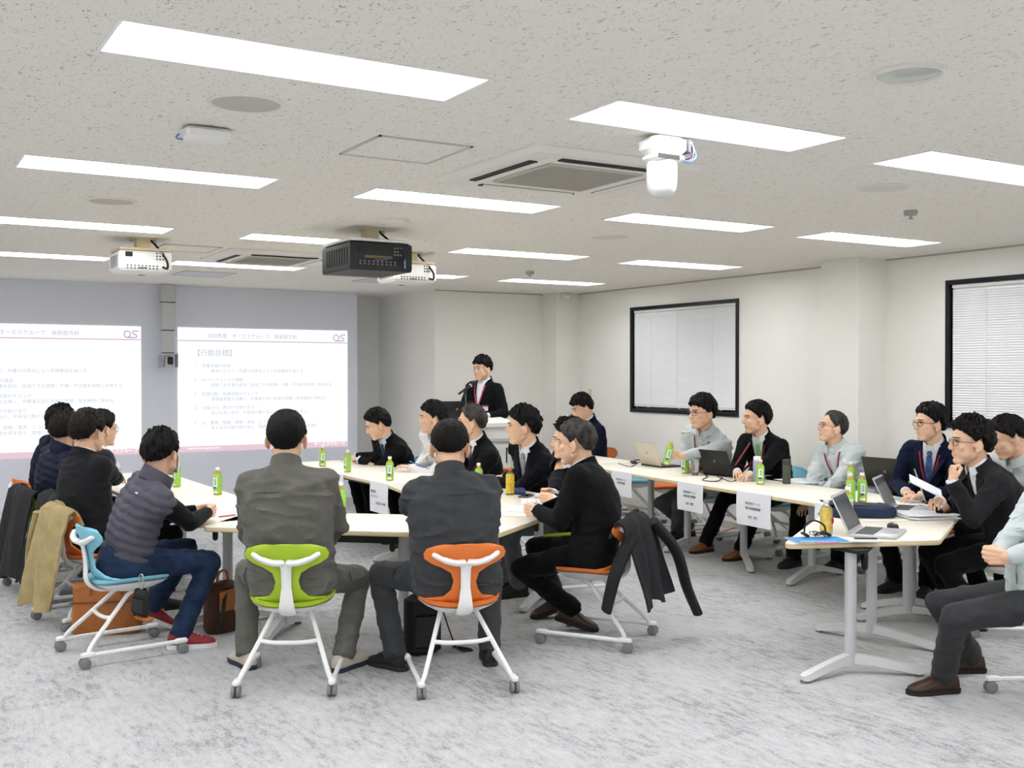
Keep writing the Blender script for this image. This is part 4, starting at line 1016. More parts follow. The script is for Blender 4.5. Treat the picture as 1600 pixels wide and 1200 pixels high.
BT = [(340, 773, 'tea bottle beside the clasped hands of the man in the quilted vest'), (276, 761, 'tea bottle behind the face mask of the man in the quilted vest'), (504, 729, 'tea bottle at the far end of the table beside the slide'),
      (543, 738, 'tea bottle in front of the hands of the man in the striped tie'), (609, 751, 'tea bottle above the hanging name sheet with three short lines'), (533, 803, 'tea bottle hidden behind the shoulder of the grey work jacket'),
      (748, 764, 'tea bottle behind the shoulder of the slate work jacket'), (874, 722, 'tea bottle behind the greying man in the draped-coat chair'), (1071, 740, 'tea bottle beside the iced coffee cup'), (1188, 757, 'tea bottle beside the frosted tumbler'),
      (1330, 762, 'tea bottle at the back of the cluster by the dark laptop'), (1329, 785, 'tea bottle at the front of the cluster beside the padded bag'), (1347, 784, 'tea bottle nearest the silver laptops in the cluster'), (1324, 812, 'tea bottle half hidden behind the nearest open laptop')]
for x, y, lab in BT:
    q = G(x, y, TZ)
    if bp is None: bp = o = bottle_proto(); o.location = q; o['label'] = lab
    else: o = dup(bp, q, None, lab)
    o.rotation_euler = (0, 0, R(-30+random.uniform(-50, 50)))
o = bottle_proto(.2, M('label_pale_pink', 'EEDDE0', .4), CLR, CAPW, False); o.location = G(1320, 758, TZ); o['label'] = 'clear drink bottle with a pale pink label in the cluster'
o = bottle_proto(.2, M('label_yellow', 'D8B838', .4, var=(60, .35)), M('coffee', '6A6858', .2, trans=.2), M('cap_orange', 'E08A2C', .4), False); o.location = G(797, 773, TZ); o['label'] = 'drink bottle with an orange cap and a yellow label'
o = bottle_proto(.19, M('label_yellow_red', 'D9BE62', .4, var=(30, .25)), CLR, CAPW, False, .034); o.location = G(1291, 834, TZ); o['label'] = 'drink bottle with a yellow and red label beside the tangled headset'
MB().ell((.012, -.031, .075), (.014, .004, .022), 10, 8).build('label_fruit', M('fruit_red', 'C2352C', .4), o)
q = G(1183, 752, TZ); t = thing('tumbler', 'frosted blue-white tumbler with a screw cap beside a tea bottle', 'tumbler', q)
MB().lathe([(.03, 0), (.034, .01), (.034, .16), (.028, .175)], 20).build('body', M('frosted', 'B9C3D6', .35, trans=.3), t); MB().lathe([(.03, .172), (.031, .2), (.026, .206), (.001, .206)], 20).build('cap', CAPW, t)
q = G(1229, 756, TZ); t = thing('thermos_flask', 'dark olive thermos flask standing on papers', 'flask', q)
MB().lathe([(.03, 0), (.033, .008), (.033, .15), (.031, .155)], 24).build('body', M('thermos_olive', '54574A', .45, metal=.3), t); MB().lathe([(.034, .152), (.035, .16), (.035, .19), (.03, .197), (.001, .197)], 24).build('lid', M('thermos_lid', '383B36', .45), t)
q = G(1086, 743, TZ); t = thing('iced_coffee_cup', 'clear plastic cup with a little iced coffee', 'cup', q)
MB().lathe([(.026, 0), (.028, .004), (.04, .12), (.042, .124)], 20).build('cup', CLR, t); MB().lathe([(.024, .004), (.029, .03), (.001, .03)], 20).build('coffee', M('coffee_brown', '8A5A38', .2), t); MB().lathe([(.042, .122), (.043, .13), (.03, .142), (.001, .144)], 20).build('lid', CLR, t)
# ================================================================== laptops
laptop('cream laptop with its lid towards the room below the window', G(1017, 729, TZ), -6, .36, .23, 112, 'D6CCB8', '3A3A3C')
laptop('black laptop in front of the man with the green tie', G(1122, 744, TZ), 4, .36, .23, 112, '2B2A2A', '1E1E20')
laptop('large dark laptop in front of the man in the navy blazer', G(1388, 766, TZ), 6, .37, .25, 110, '3A3936', '8E8F92')
laptop('silver laptop nearest the slanted table end, open and turned away', V((4.724, 4.161, TZ)), -60, .34, .25, 116, 'C0C1C4', 'C3C4C8', .225)
laptop('silver laptop beside the padded bag, open towards the man in the dark suit', V((5.74, 4.75, TZ)), -60, .32, .24, 116, 'BEBFC3', 'C0C2C6', .22)
laptop('slim laptop seen edge-on beside the fanned papers', G(1444, 784, TZ), -50, .31, .22, 108, 'C9CACD', '2A2B2E', .21)
# ================================================================== papers, folders, small things
def papers(label, px, py, rz, w=.3, d=.21, n=4, cat='papers', mat=None, th=.0012):
    t = thing('paper_sheets', label, cat, G(px, py, TZ), R(rz))
    for i in range(n):
        r = Matrix.Rotation(random.uniform(-.12, .12) if i else 0, 3, 'Z')
        MB().box((random.uniform(-.02, .02), random.uniform(-.02, .02), .001+i*th), (w, d, th*.9), r).build('sheet', mat or PAP, t, False)
    if n > 1 and mat is None:
        mb = MB()
        for i in range(5): mb.box((-.02*(i % 2), -d*.3+i*d*.15, .001+n*th), (w*.6, .003, .0004))
        mb.build('print_lines', M('print_grey', '9BA0A8', .7), t, False).__setitem__('kind', 'stuff')
    return t
papers('sheets in front of the man in the striped tie', 590, 724, 95, n=3); papers('sheets under a dark notebook before the white jacket', 648, 733, 85, n=3)
papers('handout sheets beside the orange-capped bottle', 838, 784, 60, n=3); papers('coloured handout under the clasped hands of the greying man', 805, 795, 40, .3, .21, 3)
papers('sheets in front of the man with the green tie', 1175, 742, 90, n=3); papers('spread of sheets under the thermos flask', 1252, 752, 80, .34, .26, 6)
papers('thick stack of sheets in front of the man in the dark suit', 1448, 809, -25, .3, .21, 10, th=.003); papers('sheets on the left table beside the striped sleeve', 205, 742, 90, n=3)
papers('sheets under the clasped hands of the man in the quilted vest', 336, 802, 50, .28, .2, 3); papers('pale blue brochure beside the black adapter', 1416, 781, 70, .2, .14, 2, 'brochure', M('brochure_blue', '9CC7DA', .5)); papers('bright blue folder behind the slim laptop', 1452, 768, 60, .2, .14, 2, 'folder', M('folder_blue', '2E4BD0', .5))
papers('white booklet in front of the curly-haired man', 868, 776, 60, .2, .28, 4, 'booklet', th=.003)
def slab(name, label, cat, px, py, rz, d, mat, b=.003, par=None):
    t = thing(name, label, cat, G(px, py, TZ), R(rz)); MB().bbox((0, 0, d[2]/2), d, b).build('cover', mat, t); MB().box((0, 0, d[2]*.5), (d[0]*1.004, d[1]*.96, d[2]*.6)).build('pages', PAP, t, False); return t
NAVYP = M('navy_cover', '222C46', .55); MAROON = M('maroon_cover', '6A2B33', .5)
t = slab('notebook', 'dark navy notebook before the white jacket', 'notebook', 632, 727, 80, (.2, .16, .012), NAVYP)
slab('notebook', 'maroon notebook under the hands of the man in the striped tie', 'notebook', 562, 722, 80, (.16, .12, .01), MAROON)
t = thing('pencil_case', 'navy pouch behind the orange-capped bottle', 'pouch', G(812, 771, TZ), R(60)); MB().bbox((0, 0, .018), (.2, .09, .034), .014).build('pouch', M('pouch_navy', '2A3E73', .7), t); MB().tube([(-.09, 0, .037), (.09, 0, .037)], .003, 6).build('zip', BLACK, t)
t = thing('smartphone', 'smartphone in a brown case beside the navy pouch', 'phone', G(822, 776, TZ), R(40)); MB().bbox((0, 0, .006), (.15, .075, .011), .004).build('case', M('case_brown', '6B4A33', .5), t); MB().box((0, 0, .0118), (.13, .062, .001)).build('screen', M('phone_screen', '15171B', .1), t, False)
def pen(label, px, py, rz, c, z=.004):
    t = thing('pen', label, 'pen', G(px, py, TZ)+V((0, 0, z)), R(rz)); m = M('pen_'+c, c, .35); MB().tube([(-.065, 0, 0), (.055, 0, 0)], .0042, 8).build('barrel', m, t); MB().tube([(.055, 0, 0), (.068, 0, 0)], [.004, .001], 8).build('tip', STEEL, t); MB().box((-.045, 0, .005), (.035, .003, .0015)).build('clip', STEEL, t, False)
pen('black pen lying on the dark navy notebook', 629, 724, 20, '202226', .017); pen('red pen beside the grey work jacket', 356, 807, 20, 'C22B36'); pen('pink marker on the blue folder', 1292, 851, -30, 'D98BB0', .012); pen('pale blue marker on the blue folder', 1270, 850, -35, 'A8D0DC', .012)
# navy padded bag
t = thing('padded_bag', 'navy padded laptop bag lying behind the silver laptops', 'bag', G(1345, 806, TZ), R(-35))
rings = []
for z, k in ((.0, .93), (.012, 1), (.045, 1), (.062, .95), (.068, .8)): rings.append([V((.2*k*a, .13*k*b, z+.006*math.sin(a*9))) for a, b in [(math.copysign(abs(math.cos(q))**.35, math.cos(q)), math.copysign(abs(math.sin(q))**.35, math.sin(q))) for q in [2*PI*i/36 for i in range(36)]]])
MB().loft(rings).build('pad', M('padded_navy', '1F2B4A', .8, bump=(40, .6)), t); MB().bbox((-.03, .02, .072), (.4, .2, .008), .003, Matrix.Rotation(.05, 3, 'Y')).build('flap', M('flap_dark', '1A1D2B', .6), t)
# blue folder with a tangled headset on the slanted end
t = thing('blue_folder', 'blue folder with cream edge under the tangled headset', 'folder', G(1277, 845, TZ), R(-24)); MB().bbox((0, 0, .005), (.29, .18, .008), .002).build('cover', M('folder_sky', '3E92D2', .5), t); MB().box((.0, 0, .004), (.294, .184, .004)).build('sheets', M('folder_cream', 'EADDB0', .6), t, False)
t = thing('headset', 'black headset with a tangled cable on the blue folder', 'headset', G(1278, 842, TZ)+V((0, 0, .01)), R(-20)); t.scale = (.8, .8, .62)
MB().tube(bez([(-.09, .02, .02), (-.08, .02, .1), (-.02, .02, .14), (.05, .02, .1), (.07, .02, .03)], 6), [.007]*25, 8, flat=.5).build('headband', BLACK, t)
for x in (-.09, .07): MB().lathe([(.02, 0), (.032, .004), (.034, .016), (.028, .022), (.005, .022)], 18, (x, .02, .012), Matrix.Rotation(R(35), 3, 'Y')).build('ear_cup', BLACK, t)
pts = [(.05*math.cos(i*.83)+.02*math.sin(i*2.1), -.03+.04*math.sin(i*1.17), .012+.022*(1+math.sin(i*1.9))) for i in range(26)]
MB().tube(bez(pts, 4), .0035, 6).build('cable', BLACK, t)
t = thing('remote_control', 'white cased remote and charger in front of the nearest laptop', 'remote', G(1350, 847, TZ), R(-33)); MB().bbox((0, 0, .008), (.17, .06, .015), .004).build('case', CAPW, t); MB().bbox((.01, .005, .018), (.12, .03, .006), .002).build('keypad', BLACK, t)
def mouse(label, px, py, rz, m):
    t = thing('computer_mouse', label, 'mouse', G(px, py, TZ), R(rz)); MB().lathe([(.9, 0), (1, .3), (.85, .75), (.45, .97), (.02, 1)], 20, (0, 0, 0), Matrix.Diagonal((.03, .052, .034))).build('shell', m, t); MB().cyl((-.004, -.025, .03), (.004, -.025, .03), .006, 10).build('wheel', LGREY, t)
mouse('black and white mouse beside the nearest laptop', 1395, 826, -30, BLACK); mouse('grey mouse beside the black adapter', 1425, 770, -40, M('mouse_grey', '55565A', .4)); mouse('black mouse under the hand of the man in the dark suit', 1462, 792, -30, BLACK)
t = thing('power_adapter', 'black power adapter beside the large dark laptop', 'adapter', G(1402, 773, TZ), R(-20)); MB().bbox((0, 0, .014), (.11, .05, .026), .005).build('brick', BLACK, t); MB().tube(bez([(.055, 0, .012), (.1, .03, .006), (.13, -.02, .006), (.18, .01, .006)], 5), .003, 6).build('lead', BLACK, t)
def cable(label, pts, r=.0035, m=None, z=TZ+.004, name='cable'):
    w = bez([G(x, y, z+dz) for x, y, dz in [(q+(0,))[:3] for q in pts]], 6); o = w[0].copy()
    tag(MB().tube([q-o for q in w], r, 6).build(name, m or BLACK, None, True, Matrix.Translation(o)), label, 'cable')
cable('black cable curling beside the cream laptop', [(966, 724), (985, 729), (1000, 722), (1008, 724)])
cable('tangled black cable between the coffee cup and the black laptop', [(1090, 735), (1105, 744), (1098, 750), (1120, 752), (1128, 744), (1112, 739), (1140, 752), (1155, 747)], .004)
cable('black cable loop beside the last silver laptop', [(1430, 790), (1445, 796), (1432, 800), (1420, 794), (1440, 790), (1458, 798)], .004)
t = thing('mobile_charger', 'flat black charger with a thick lead beside the cream laptop', 'charger', G(990, 724, TZ), R(60)); MB().bbox((0, 0, .011), (.16, .06, .02), .008).build('case', BLACK, t); MB().tube(bez([(.08, 0, .012), (.14, -.04, .02), (.17, -.12, .02), (.16, -.17, .004)], 6), .006, 8).build('lead', BLACK, t)
OCORD = M('orange_cord', 'D2642A', .5)
cable('orange extension cord lying under the right-hand tables', [(1040, 838), (1085, 833), (1120, 832), (1142, 826), (1160, 822), (1180, 818), (1198, 824), (1188, 832), (1168, 830), (1172, 822), (1215, 815), (1245, 808)], .006, OCORD, .007, 'extension_cord')
# ================================================================== hanging name sheets
def name_sheet(label, px, py, a, b, lines, w=.25, h=.22):
    """a -> b runs along the table edge, reading left to right"""
    a, b = V((*a, 0)), V((*b, 0)); d = (b-a).normalized(); n = V((d.y, -d.x, 0))
    r = ray(px, py); q = a-V((0, 0, 0))              # where the sight line crosses the edge plane
    tt = (a.dot(n)+.004)/(r.x*n.x+r.y*n.y); P_ = V((r.x*tt, r.y*tt, TZ+.002))+n*.004
    t = thing('name_sheet', label, 'name sheet', P_, math.atan2(d.y, d.x), 'name sheets hanging from the tables')
    MB().sheet([[(x, .012 if z is None else -.004*math.sin(PI*z), .002 if z is None else -h*z) for x in (-w/2, 0, w/2)] for z in (None, 0, .1, .4, .7, 1)], .001).build('sheet', PAP, t, False)
    for i, (s, z, size, off) in enumerate(lines):
        o = text(s, size, M('print_ink', '4B4F58', .6), 'lettering', t, Matrix.Translation((off, -.0075, -h*z)) @ Matrix.Rotation(PI/2, 4, 'X'), 'CENTER')
        o['kind'] = 'stuff'
R1a, R1b = (5.58, 5.11), (5.74, 6.87)
name_sheet('white name sheet hanging below the tea bottle and the coffee cup', 1079, 750, (5.95, 8.72), (5.735, 6.89), [('株式会社オーエス', .36, .022, 0), ('東日本施工管理課', .5, .022, 0), ('小森　翔悟', .76, .022, 0)], .37, .23)
name_sheet('white name sheet hanging below the frosted tumbler', 1178, 765, (5.73, 6.87), (5.57, 5.11), [('株式会社オーエス', .36, .022, 0), ('東日本技術推進課', .5, .022, 0), ('石光　直人', .76, .022, 0)], .4, .25)
name_sheet('white name sheet hanging behind the padded bag', 1294, 782, (5.73, 6.87), (5.57, 5.11), [('株式会社オーエス', .36, .022, 0)])
name_sheet('white name sheet half hidden behind the greying man', 972, 735, (5.95, 8.72), (5.735, 6.89), [('株式会社オーエス', .36, .022, 0), ('東日本技術課', .5, .022, 0)], .36)
name_sheet('white name sheet with three short lines before the man in the white jacket', 593, 757, (3.58, 10.35), (3.58, 7.97), [('株式会社', .36, .026, -.1), ('メディアジー', .52, .026, -.07), ('小谷部しげる様', .72, .026, .04)], .36, .25)
name_sheet('white name sheet on the table of the man in the striped tie', 526, 741, (3.58, 10.35), (3.58, 7.97), [('株式会社', .36, .02, -.05)], .34, .24)
# ================================================================== bags on the floor
LEATH = M('tan_leather', 'A5622E', .55, var=(8, .15), bump=(60, .2))
q = G(168, 988, 0); t = thing('tote_bag', 'tan leather tote bag standing behind the blue chair', 'bag', q, R(-20)); rings = []
for z, a, b in ((.0, .19, .075), (.02, .205, .085), (.15, .2, .075), (.24, .195, .055), (.29, .2, .045), (.295, .19, .038)):
    rings.append([V((a*math.copysign(abs(math.cos(u))**.5, math.cos(u)), b*math.copysign(abs(math.sin(u))**.6, math.sin(u))+.012*noise.noise(V((u*2, z*9, 1))), z+.012*math.sin(u*3)*(z > .2))) for u in [2*PI*i/28 for i in range(28)]])
MB().loft(rings).build('body', LEATH, t)
for s in (-1, 1): MB().tube(bez([(-.09, s*.06, .24), (-.07, s*.08, .33), (.07, s*.08, .33), (.09, s*.06, .24)], 6), .007, 8).build('handle', LEATH, t)
MB().box((0, -.08, .2), (.4, .004, .01)).build('seam', M('leather_dark', '6F3F1E', .6), t, False)
q = G(348, 985, 0); t = thing('backpack', 'black and tan backpack leaning under the table beside the jeans', 'backpack', q, R(30))
MB().loft([[V((a*math.cos(u), b*math.sin(u), z)) for u in [2*PI*i/20 for i in range(20)]] for z, a, b in ((0, .12, .07), (.03, .14, .085), (.16, .14, .08), (.26, .125, .07), (.3, .08, .04))]).build('body', M('pack_brown', '46281B', .6), t)
MB().bbox((0, -.075, .2), (.2, .03, .14), .012).build('front_pocket', LEATH, t)
for s in (-1, 1): MB().tube(bez([(s*.06, -.08, .25), (s*.12, -.12, .15), (s*.13, -.1, .05), (s*.1, -.06, .02)], 6), [.012]*19, 8, flat=.4).build('strap', BLACK, t)
MB().tube(bez([(-.05, 0, .29), (-.03, 0, .36), (.03, 0, .36), (.05, 0, .29)], 6), .008, 8).build('top_handle', LEATH, t)
q = G(660, 1022, 0); t = thing('shoulder_bag', 'black shoulder bag standing under the orange chair', 'bag', q, R(-10)); MB().bbox((0, 0, .17), (.2, .12, .34), .03).build('body', M('bag_black', '131315', .7), t); MB().bbox((.01, -.065, .14), (.15, .02, .18), .008).build('pocket', M('bag_black2', '1B1B1E', .6), t); MB().tube(bez([(.1, 0, .3), (.16, -.03, .1), (.2, -.04, .02), (.28, -.04, .01), (.2, .06, .01)], 6), [.012]*25, 8, flat=.3).build('strap', BLACK, t)
# ================================================================== coats over chair backs
def coat(label, x, y, face, col, length=.55, w=.21, seed=1, sleeve=None, lump=.02, off=0):
    t = thing('coat', label, 'coat', (x, y, 0), R(face-90)); m = M('coat_'+col, col, .85, bump=(70, .25), var=(12, .15))
    path = [(-.205, .67), (-.23, .725), (-.25, .757), (-.285, .765), (-.315, .74), (-.33, .66)]+[(-.335-.012*i, .66-(length-.1)*i/6) for i in range(1, 7)]
    grid = []
    for i, (py, pz) in enumerate(path):
        q = max(0, (i-3)/(len(path)-4)); row = []
        for j in range(25):
            u = -1+j/12; fo = lump*(.3+q)*(math.sin(u*7+seed*2+q*1.5)+.6*math.sin(u*13+seed))+.03*noise.noise(V((u*2, q*2, seed)))*q
            row.append((u*w*(1+.18*q)+off*q, py-fo-.05*u*u*(1-q)*-1*(1 if i > 2 else .5), pz+(-.035*u*u if i < 6 else 0)+.02*math.sin(u*5+seed)*q))
        grid.append(row)
    MB().sheet(grid, .016).build('coat_body', m, t)
    col_ = [[(u*.12, -.24-.03*k, .765+.012*k-.03*u*u+.006*math.sin(u*6)) for u in [-1+j/6 for j in range(13)]] for k in (0, .5, 1)]
    MB().sheet(col_, .014).build('coat_collar', m, t)
    for pts, r in (sleeve or []): MB().tube(bez(pts, 6), [lerp(r[0], r[1], k/(6*(len(pts)-1))) for k in range(6*(len(pts)-1)+1)], 14, flat=.45).build('sleeve', m, t)
    return t
# ================================================================== who sits where
RED = M('lanyard_red', '8E2233', .6); GRT = M('tie_green', '8CC47C', .5, var=(40, .3)); GYT = M('tie_grey', '8F8F9C', .5, var=(60, .3)); NVT = M('tie_stripe', '2B2F45', .5, var=(26, .9, (1, 1, 3)))
SPEC = M('spectacle_black', '101012', .3); SPEC2 = M('spectacle_grey', '3E4250', .3); NSOCK = M('sock_navy', '1B2438', .9)
def seat(colr, x, y, face, label): chair(colr, x, y, face, label); return (x+.0*math.cos(R(face)), y)
def on(x, y, z=.045): return G(x, y, TZ+z)
def cl(face, d): return dict(nl=V((math.sin(R(face)), -math.cos(R(face)), 0)), nr=V((-math.sin(R(face)), math.cos(R(face)), 0)), dl=V((math.cos(R(face-28)), math.sin(R(face-28)), 0)), dr=V((math.cos(R(face+28)), math.sin(R(face+28)), 0)), hands=(d, d))
def clasp(p, face, g=.055): s = V((-math.sin(R(face)), math.cos(R(face)), 0))*g; f = V((math.cos(R(face)), math.sin(R(face)), 0))*.09; return dict(wl=V(p)+s-f, wr=V(p)-s-f)
# ---- the near pair, backs to the room
h = seat('green', 1.88, 5.33, 62, 'lime green rolling chair under the man in the grey work jacket')
person('seated man from behind in a grey work jacket and trousers with short black hair', h, 62, D(448, 686, 5.58), 64, 0, wl=(1.915, 5.625, .63), wr=(2.105, 5.53, .63), fl=G(385, 1042), fr=G(538, 1046), top='work', cloth='work_grey', legs='work_grey', pockets=True, hair=dict(th=.012, rough=.15, nape=-60), hs=1.14, w=1.2, belly=.03, shoe='beige',
       pl=(-1, -.55, -.25), pr=(1, -.55, -.25), kl=(-.5, 1, .5), kr=(.45, 1, .5), toe=(95, 30), slouch=.07)
h = seat('orange', 2.61, 4.9, 72, 'orange rolling chair under the man in the slate work jacket')
person('seated heavy man from behind in a slate work jacket leaning on the table', h, 68, D(703, 700, 5.62), 60, -10, wl=on(640, 810), wr=on(750, 800), fl=G(617, 1045), fr=G(765, 1036), top='work', cloth='work_slate', legs='work_slate', pockets=True, hair=dict(th=.012, rough=.2, nape=-48), hs=1.12, w=1.2, belly=.05, shoe='trainer',
       pl=(-.7, -.3, -.8), pr=(.7, -.3, -.8), kl=(-.9, 1, .5), kr=(.3, 1, .5), toe=(110, 65), slouch=.1)
# ---- left row
h = seat('blue', 1.26, 6.36, 7, 'sky blue rolling chair under the man in the quilted vest')
pp = G(336, 797, TZ+.06)
r5 = person('seated man in a grey quilted vest, jeans, red sneakers and a white face mask', h, 8, D(252, 711, 6.14), 48, 0, **clasp(pp, 20), **cl(20, 45), fl=G(240, 985), fr=G(284, 1012), toe=(-12, -14), top='vest', cloth='quilt', legs='jeans', hair=dict(th=.017, rough=.5, nape=-42), hs=1.1, shoe='red', mask=True, slouch=.06, heel=(.5, 0), kl=(0, 1, .4), kr=(0, 1, .4))
c = r5['surf'](.11, .82, .012, back=True); r5['part'](MB().box(c, (.03, .004, .009)), 'vest_logo', WHITE, False)
h = seat('orange', 1.27, 7.32, 14, 'orange rolling chair with the beige trench coat on its back')
person('seated man in a charcoal suit seen from behind beside the trench coat', h, 22, D(139, 677, 6.95), 40, 2, wl=on(225, 748), wr=on(205, 765), top='suit', cloth='charcoal', hair=dict(th=.02, rough=.3, nape=-44), hmat=HBRN, hs=1.1, slouch=.08)
h = seat('blue', 1.34, 8.02, 5, 'sky blue rolling chair with a short black coat over its back')
person('man in a black sweater with white striped sleeves leaning over the left table', h, 8, D(160, 672, 7.7), 24, 0, wl=on(215, 735), wr=on(196, 745), top='knit', cloth='stripe_knit', stripes=True, hair=dict(th=.016), glasses=SPEC2, near=False, slouch=.04)
h = seat('green', 1.22, 8.6, 10, 'lime green rolling chair with a long black coat over its back')
person('man in a navy puffer vest and pale blue shirt, left row', h, 15, D(102, 675, 7.95), 54, 0, wl=on(150, 735), wr=on(140, 742), top='vest', cloth='puffer_navy', sleeves=BSHIRT, vsh=0, w=1.1, hair=dict(th=.02, nape=-48), hmat=HBRN, near=False, hs=1.08)
h = seat('orange', 1.26, 9.42, 10, 'orange rolling chair at the far end of the left row')
person('man in a dark navy jacket at the far end of the left row', h, 15, D(96, 664, 8.62), 52, 0, wl=on(120, 726), wr=on(115, 730), top='suit', cloth='navy', hair=dict(th=.022, rough=.6), near=False, hs=1.1)
# ---- table with the greying man and the four facing left
h = seat('orange', 3.70, 5.24, 124, 'orange rolling chair with the dark suit jacket hung over its back')
pp = G(818, 796, TZ+.06)
r8 = person('greying man in a black suit with clasped hands beside the draped jacket', h, 132, D(899, 694, 6.55), 130, -4, **clasp(pp, 140), **cl(140, 45), fl=G(893, 985), fr=G(868, 965), toe=(-40, 160), top='suit', cloth='black', hair=dict(th=.014, rough=.4, bald=(175, 70, 13), nape=-52), hmat=HGREY, hs=1.12, shoe='brown', socks=NSOCK, heel=(.3, .3), slouch=.1, w=1.08, kl=(-.1, 1, .1), kr=(.1, 1, .3))
h = seat('green', 4.32, 6.52, 165, 'lime green rolling chair behind the greying man')
pp = G(842, 779, TZ+.06)
person('curly-haired man in a black suit behind the greying man', h, 165, D(887, 690, 7.5), 150, 0, **clasp(pp, 150), **cl(150, 45), top='suit', cloth='ink', legs='trouser_grey', hair=dict(th=.024, rough=.7, curl=1), near=False, hs=1.08)
h = seat('blue', 4.62, 7.28, 178, 'sky blue rolling chair under the man with the grey tie')
person('man in a dark navy suit with a silver grey tie looking towards the screen', h, 176, D(816, 668, 8.2), 150, -2, wl=on(775, 752), wr=on(790, 745), top='suit', cloth='ink', tie=GYT, hair=dict(th=.022, rough=.45, front=22), hs=1.16, slouch=.08, hands=(25, 20))
h = seat('orange', 4.62, 8.12, 178, 'orange rolling chair under the grey-haired man before the lectern')
person('grey-haired man in a black suit seated in front of the lectern', h, 174, D(736, 661, 9.0), 149, 0, wl=on(700, 740), wr=on(720, 735), top='suit', cloth='black', tie=NVT, hair=dict(th=.016, rough=.3, front=32), hmat=HGREY, near=False, hs=1.12)
h = seat('green', 4.62, 8.98, 178, 'lime green rolling chair under the man in the white jacket')
person('man in a white work jacket holding a blue pen', h, 180, D(675, 655, 9.65), 160, 0, wl=on(640, 730), wr=on(655, 726), top='work', cloth='white_work', hair=dict(th=.022, front=20), near=False, hs=1.14)
h = seat('blue', 4.62, 9.85, 178, 'sky blue rolling chair under the man in the striped tie')
person('man in a black suit and striped tie bent over his papers', h, 178, D(590, 665, 10.4), 163, -22, wl=on(562, 718), wr=on(556, 714), top='suit', cloth='black', tie=NVT, shirt=BSHIRT, hair=dict(th=.022, rough=.35, front=24), near=False, hs=1.14, slouch=.08)
# ---- presenter
r14 = person('presenter standing at the lectern in a black jacket and white shirt', (5.86, 10.42), 205, D(753, 577, 11.9), 196, -4, wl=(5.74, 10.08, 1.12), wr=(5.5, 10.28, 1.12), pl=(-.5, -.4, -1), pr=(.5, -.4, -1), top='suit', cloth='black', hair=dict(th=.022, fringe=6, front=14, nape=-44), stand=True, hipz=.93, fl=(5.92, 10.33), fr=(5.8, 10.5), toe=(205, 205), near=False, lanyard=M('lanyard_pink', 'C63A5C', .6), skin=None, hands=(25, 25))
c = r14['surf'](-.1, .5, .012); r14['part'](MB().bbox(c, (.075, .006, .06), .002), 'chest_badge', WHITE); r14['part'](MB().box(c+V((0, .004, .022)), (.075, .004, .016)), 'badge_band', M('badge_pink', 'C8375E', .5), False)
# ---- right-hand row
h = seat('orange', 6.98, 9.9, 182, 'orange rolling chair under the man bowed behind the greying man')
person('man in a navy jacket bowing his head near the corner pillar', h, 182, D(909, 638, 11.8), 168, -22, top='suit', cloth='navy', hair=dict(th=.022, fringe=5, front=16), near=False, hs=1.14, lanyard=RED)
seat('blue', 7.0, 9.2, 155, 'empty sky blue rolling chair below the window'); seat('orange', 7.02, 8.55, 155, 'empty orange rolling chair beside the empty blue one')
h = seat('blue', 6.86, 7.78, 182, 'sky blue rolling chair under the man gripping a tea bottle')
person('man in a pale grey work jacket, glasses and red lanyard gripping a tea bottle', h, 186, D(1096, 646, 9.6), 178, -2, wl=D(1052, 715, 9.27), wr=on(1080, 730, .05), top='work', cloth='pale_work', legs='trouser_grey', hair=dict(th=.022, fringe=5, front=16), hs=1.2, belly=.05, w=1.1, glasses=SPEC2, lanyard=RED, hands=(40, 50), nl=V((-.5, .85, 0)), dl=V((-.85, .5, .05)), fl=G(1058, 842), fr=G(1075, 838), toe=(190, 185), shoe='brown')
seat('green', 7.08, 7.42, 170, 'lime green rolling chair between two men by the window')
h = seat('blue', 6.95, 7.02, 186, 'sky blue rolling chair under the man with the green tie')
person('man in a black suit with a green tie typing on the black laptop', h, 190, D(1181, 655, 9.3), 158, 0, wl=on(1172, 742, .05), wr=on(1152, 738, .05), top='suit', cloth='black', tie=GRT, lanyard=RED, hair=dict(th=.02, rough=.3, front=26), hs=1.13, shoe='tan', fl=G(1158, 874), fr=G(1103, 862), toe=(178, 185), socks=NSOCK, legs='dark_trousers')
h = seat('blue', 6.92, 6.1, 186, 'sky blue rolling chair under the older man with glasses')
person('older man in a pale grey work jacket with glasses looking up, red lanyard', h, 190, D(1300, 669, 8.75), 153, 10, wl=D(1268, 792, 8.45), wr=D(1258, 790, 8.6), top='work', cloth='pale_work', hair=dict(th=.013, rough=.2, front=40), hmat=HGREY, hs=1.06, glasses=SPEC2, lanyard=RED, belly=.03, fl=G(1310, 890), fr=G(1240, 885), toe=(185, 190), shoe='trainer')
h = seat('orange', 6.78, 5.2, 178, 'orange rolling chair under the man in the navy blazer')
person('man in a navy blazer with black glasses and a wide red lanyard', h, 190, D(1452, 663, 7.65), 160, 0, wl=on(1440, 775), wr=on(1415, 768), top='suit', cloth='blue_navy', tie=M('tie_blue', '35538E', .5, var=(30, .5)), hair=dict(th=.022, rough=.35, front=26), hs=1.06, glasses=SPEC, lanyard=M('lanyard_bright', 'A32237', .6))
h = seat('orange', 6.0, 4.08, 135, 'orange rolling chair under the man resting his chin on his hand')
r20 = person('man in a dark suit with glasses resting his chin on his hand', h, 148, D(1515, 693, 6.55), 150, 0, wl=D(1488, 752, 6.32), wr=D(1468, 783, 6.55), top='suit', cloth='charcoal', hair=dict(th=.022, rough=.55, front=24), hs=1.16, glasses=SPEC, dl=V((.1, .05, 1)), nl=V((.86, -.5, 0)), hands=(65, 30), pl=(-.25, .3, -1), slouch=.12, fl=G(1520, 985), fr=G(1490, 960), toe=(150, 150))
